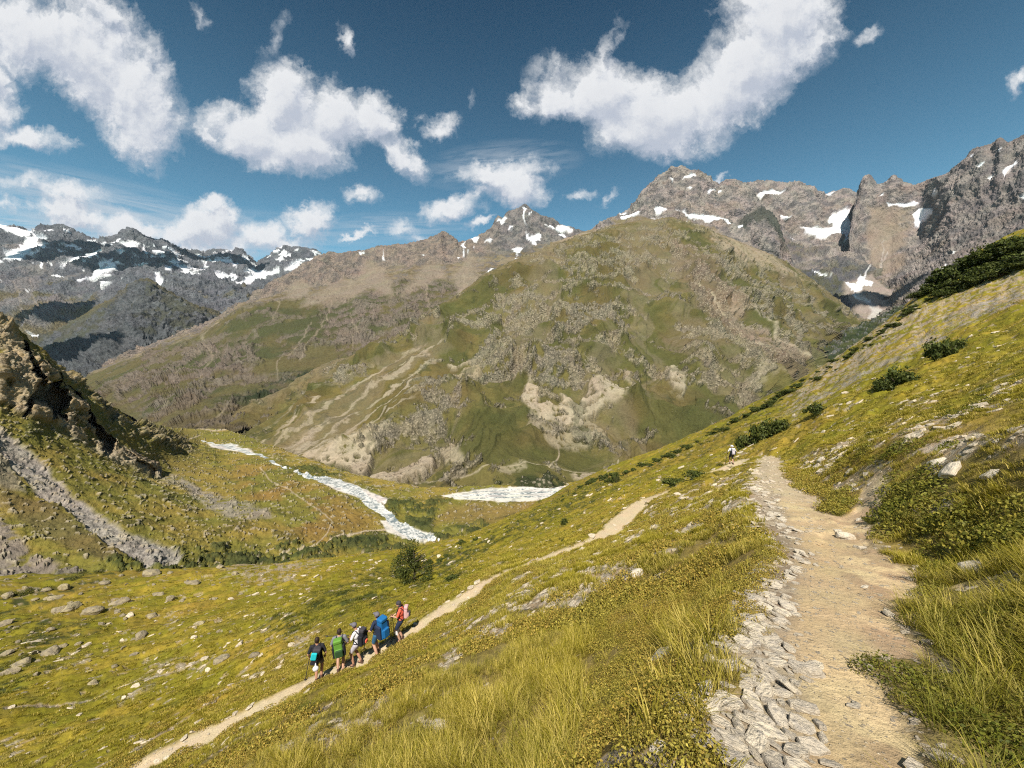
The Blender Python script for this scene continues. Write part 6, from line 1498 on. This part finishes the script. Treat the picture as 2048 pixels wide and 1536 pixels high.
def pack(pi, label, main, lid, w_=.17, d_=.13, hh=.31, z=1.22, topz=None, pocket=None, tilt=0.0, mat_side=None, patch=None):
    T = pi['T']; e = bpy.data.objects.new('backpack', None); C.objects.link(e); e.matrix_world = pi['M']; e.empty_display_size = .1; tag(e, label, 'backpack', 'backpacks of the hikers')
    rot = Matrix.Rotation(tilt, 3, 'Y'); c = T((0, -.125 - d_, z))
    fused('main_bag', lambda bm: (rbox(bm, c, (w_, d_, hh), .06, rot, .88), rbox(bm, c + rot @ Vector((0, -.05, -hh * .35)), (w_ * .8, d_, hh * .5), .06, rot)), MS[main], e, .013, 4)
    fused('lid', lambda bm: rbox(bm, c + rot @ Vector((0, -.01, hh + .02)), (w_ * .92, d_ * 1.0, .075), .05, rot), MS[lid], e, .012, 3)
    if mat_side:
        for s in (-1, 1): fused('side_pocket', lambda bm: rbox(bm, c + rot @ Vector((s * (w_ + .01), -.0, -.06)), (.045, d_ * .85, hh * .72), .03, rot), MS[mat_side], e, .012, 3)
    if pocket: fused('front_pocket', lambda bm: rbox(bm, c + rot @ Vector((pocket[1], -d_ - .045, pocket[2])), (w_ * pocket[3], .045, hh * pocket[4]), .035, rot), MS[pocket[0]], e, .012, 3)
    for s in (-1, 1):
        def strap(bm):
            p = [T((s * .095, -.13, 1.40)), T((s * .10, -.06, 1.505)), T((s * .11, .08, 1.47)), T((s * .12, .145, 1.33)), T((s * .14, .10, 1.15)), T((s * .16, -.08, 1.06))]
            for a_, b_ in zip(p[:-1], p[1:]): cap(bm, a_, b_, .022, .022, 1, 1)
        fused('shoulder_strap', strap, MS['black'], e, .010, 2)
    fused('hip_belt', lambda bm: [cap(bm, T((.165 * math.sin(a_), .135 * math.cos(a_), 1.0)), T((.165 * math.sin(a_ + .5), .135 * math.cos(a_ + .5), 1.0)), .026, .026, 1, 1) for a_ in np.arange(0, 6.2, .5)], MS['black'], e, .011, 2)
    return e
def pole(pi, i, tip, label, top=.06, grip='cork', ground=True):
    """pole from hand i to a tip given in the hiker's own frame (x right, y ahead)"""
    M = pi['M']; hnd = pi['wr'][i] + (pi['wr'][i] - pi['el'][i]).normalized() * .085
    tp = Vector(tip) if len(tip) == 3 else Vector((tip[0], tip[1], pi['ground'](tip[0], tip[1]) - .01))
    e = bpy.data.objects.new('trekking_pole', None); C.objects.link(e); e.matrix_world = M; e.empty_display_size = .1; tag(e, label, 'trekking pole', 'trekking poles of the hikers')
    d = (hnd - tp).normalized(); topp = hnd + d * top
    simple('shaft', lambda bm: cap(bm, tp, topp, .016, .018, 1, 1), MS['metal'], e)
    simple('grip', lambda bm: (cap(bm, hnd - d * .08, topp, .024, .026, 1, 1)), MS[grip], e)
    simple('basket', lambda bm: ell(bm, tp + d * .06, (.04, .04, .010), 2), MS['metal'], e)
    return e
h1 = person(637, 1368, 14.5, -14, 'hiker in black shirt and dark shorts, lowest of the group on the lower trail', 'black', 'dark', arms=[((-.30, -.03, 1.17), (-.31, .14, .97)), ((.30, -.05, 1.17), (.24, .10, .98))], feet=[(-.07, -.02), (.08, .10)], skin='tan', H=1.78)
pack(h1, 'black backpack with turquoise flap on the lowest hiker', 'black', 'dark', .145, .12, .27, 1.19, pocket=('teal', -.05, .14, .72, .5), tilt=.22)
h2 = person(681, 1346, 14.75, -18, 'hiker in grey shirt with a green backpack, second from the bottom of the group', 'grey', 'dark', arms=[((-.29, .0, 1.17), (-.22, .16, 1.02)), ((.29, .0, 1.17), (.2, .18, 1.02))], feet=[(-.09, .04), (.10, -.06)], H=1.78)
pack(h2, 'green backpack with black sides on the hiker in grey', 'green', 'green', .17, .13, .30, 1.17, pocket=('olive', .02, -.08, .8, .45), mat_side='black', tilt=-.10)
h3 = person(716, 1326, 14.95, -75, 'hiker in white shirt, grey cap and pale shorts with folded arms, middle of the group', 'white', 'lilac', hat=('capgrey', 'cap'), arms=[((-.24, .10, 1.20), (-.02, .26, 1.16)), ((.25, .10, 1.19), (.04, .29, 1.12))], feet=[(-.10, .12), (.09, -.10)], skin='tan', bow=.35, H=1.72)
pack(h3, 'black backpack on the hiker with the pale shorts', 'black', 'dark', .15, .12, .28, 1.24, pocket=('red', .0, -.12, .5, .25), mat_side='black')
h4 = person(757, 1308, 15.2, -58, 'hiker in navy shirt and blue shorts with a large blue backpack, fourth from the bottom', 'navy', 'denim', hat=('capgrey', 'cap'), arms=[((-.27, .06, 1.17), (-.25, .30, 1.07)), ((.27, .0, 1.16), (.22, .2, .98))], feet=[(-.12, -.12), (.11, .14)], H=1.84)
pack(h4, 'large blue backpack, the biggest of the group', 'blue', 'blue', .18, .15, .36, 1.25, mat_side='navy', tilt=-.08, pocket=('blue', 0, -.1, .7, .5))
h5 = person(803, 1284, 15.8, -92, 'hiker in coral red shirt and grey headscarf holding two poles, top of the group', 'red', 'navy', hat=('dark', 'scarf'), arms=[((-.22, .10, 1.19), (-.10, .32, 1.16)), ((.24, .08, 1.16), (.12, .30, 1.08))], feet=[(-.08, .03), (.09, -.02)], H=1.72, socks='white', glasses=True, bow=.2)
pack(h5, 'pale pink daypack on the hiker in coral red', 'pink', 'pink', .13, .09, .22, 1.26, pocket=('dark', .02, -.05, .6, .5))
h6 = person(1463, 931, 36, 8, 'lone hiker with white sun hat and white pack walking away by the bushes', 'white', 'navy', hat=('white', 'brim'), arms=[((-.32, .0, 1.20), (-.30, .20, 1.02)), ((.32, .0, 1.20), (.30, .2, 1.02))], feet=[(-.09, .12), (.10, -.10)], H=1.8, sleeves=False, bow=.1)
pack(h6, 'white backpack with black sides on the lone hiker', 'lilac', 'white', .15, .12, .25, 1.2, mat_side='black')
pole(h1, 0, (-.52, .25), 'thin dark pole planted left of the lowest hiker')
pole(h4, 0, (-.30, .52), 'dark pole planted in front of the hiker with the blue backpack', .09)
pole(h4, 1, (.20, .62), 'second pole of the blue backpack hiker slanting between the legs', .06)
pole(h5, 0, (-.04, .42), 'dark pole nearer the valley held upright by the hiker in coral red', .08)
pole(h5, 1, (.14, .34), 'dark pole nearer the slope held upright by the hiker in coral red', .08)
pole(h3, 0, (-.62, .95, 1.48), 'pole pointing out level from the arms of the hiker in white', .10)
pole(h6, 0, (-.50, .15), 'pole on the left side of the lone hiker')
# white sack hanging from the lowest hiker's pack
def sack(bm):
    T = h1['T']; c = T((.03, -.42, .88)); ell(bm, c, (.105, .075, .10)); cap(bm, c + Vector((0, 0, .04)), c + Vector((0, .02, .20)), .05, .014)
so = fused('white_sack', sack, MS['white'], None, .012, 3); so.matrix_world = h1['M']; tag(so, 'small white sack hanging from the pack of the lowest hiker', 'sack')
print('people done', time.time() - T0)

# =================================================================== clouds overhead, above the top of the picture, that shade parts of the ranges
def overhead_cloud(u, v, d, h, rx, ry, seed):
    P = P3(u, v, d); c = P + np.array(SUN_VEC[:]) * (h / SUN_VEC.z); r = np.random.RandomState(seed)
    bm = bmesh.new(); bmesh.ops.create_icosphere(bm, subdivisions=5, radius=1.0); co = np.array([v_.co[:] for v_ in bm.verts]); Fc = np.array([[v_.index for v_ in f.verts] for f in bm.faces]); bm.free()
    puff = 1 + .34 * fbm(co + seed, .55, 5, .6) + .10 * np.abs(fbm(co + seed, .16, 3, .6)); co = co * puff[:, None]
    co = co * np.array([rx, ry, min(rx, ry) * .38]); co[:, 2] = np.where(co[:, 2] < 0, co[:, 2] * .45, co[:, 2])
    o = mesh_np('cloud', co, Fc, m_cloud); o.location = c; tag(o, kind='structure')
m_cloud = bpy.data.materials.new('cloud_white'); m_cloud.use_nodes = True
_t = NT(m_cloud.node_tree); _t.n.clear(); _d = _t.node('ShaderNodeBsdfDiffuse'); _d.inputs[0].default_value = (.85, .86, .88, 1); _tr = _t.node('ShaderNodeBsdfTranslucent'); _tr.inputs[0].default_value = (.8, .8, .82, 1)
_m = _t.node('ShaderNodeMixShader'); _m.inputs[0].default_value = .4; _t.l.new(_d.outputs[0], _m.inputs[1]); _t.l.new(_tr.outputs[0], _m.inputs[2]); _x = _t.node('ShaderNodeBsdfTransparent'); _m2 = _t.node('ShaderNodeMixShader'); _m2.inputs[0].default_value = .22; _t.l.new(_m.outputs[0], _m2.inputs[1]); _t.l.new(_x.outputs[0], _m2.inputs[2]); _o = _t.node('ShaderNodeOutputMaterial'); _t.l.new(_m2.outputs[0], _o.inputs[0])
overhead_cloud(1715, 590, 1850, 2300, 230, 120, 1)
overhead_cloud(128, 505, 4300, 2600, 330, 420, 2)
overhead_cloud(275, 535, 4100, 2600, 520, 330, 3)
overhead_cloud(120, 625, 3000, 2500, 260, 200, 4)
overhead_cloud(160, 715, 2000, 2300, 240, 160, 5)
overhead_cloud(440, 525, 5000, 2600, 520, 300, 6)
# =================================================================== the air between here and the ranges
bm = bmesh.new(); bmesh.ops.create_cube(bm, size=1.0)
me = bpy.data.meshes.new('haze'); bm.to_mesh(me); bm.free(); hz = bpy.data.objects.new('haze', me); C.objects.link(hz)
hz.location = (0, 0, (1950 - 402) / 2); hz.scale = (24600, 24600, 1950 + 402)
mh = bpy.data.materials.new('haze_air'); mh.use_nodes = True; _t = NT(mh.node_tree); _t.n.clear()
pv_ = _t.node('ShaderNodeVolumePrincipled'); pv_.inputs['Color'].default_value = (0.74, 0.87, 1.0, 1); pv_.inputs['Density'].default_value = 1.4e-5; pv_.inputs['Anisotropy'].default_value = 0.0
_o = _t.node('ShaderNodeOutputMaterial'); _t.l.new(pv_.outputs[0], _o.inputs['Volume']); me.materials.append(mh); tag(hz, kind='stuff')
print('all done', time.time() - T0)
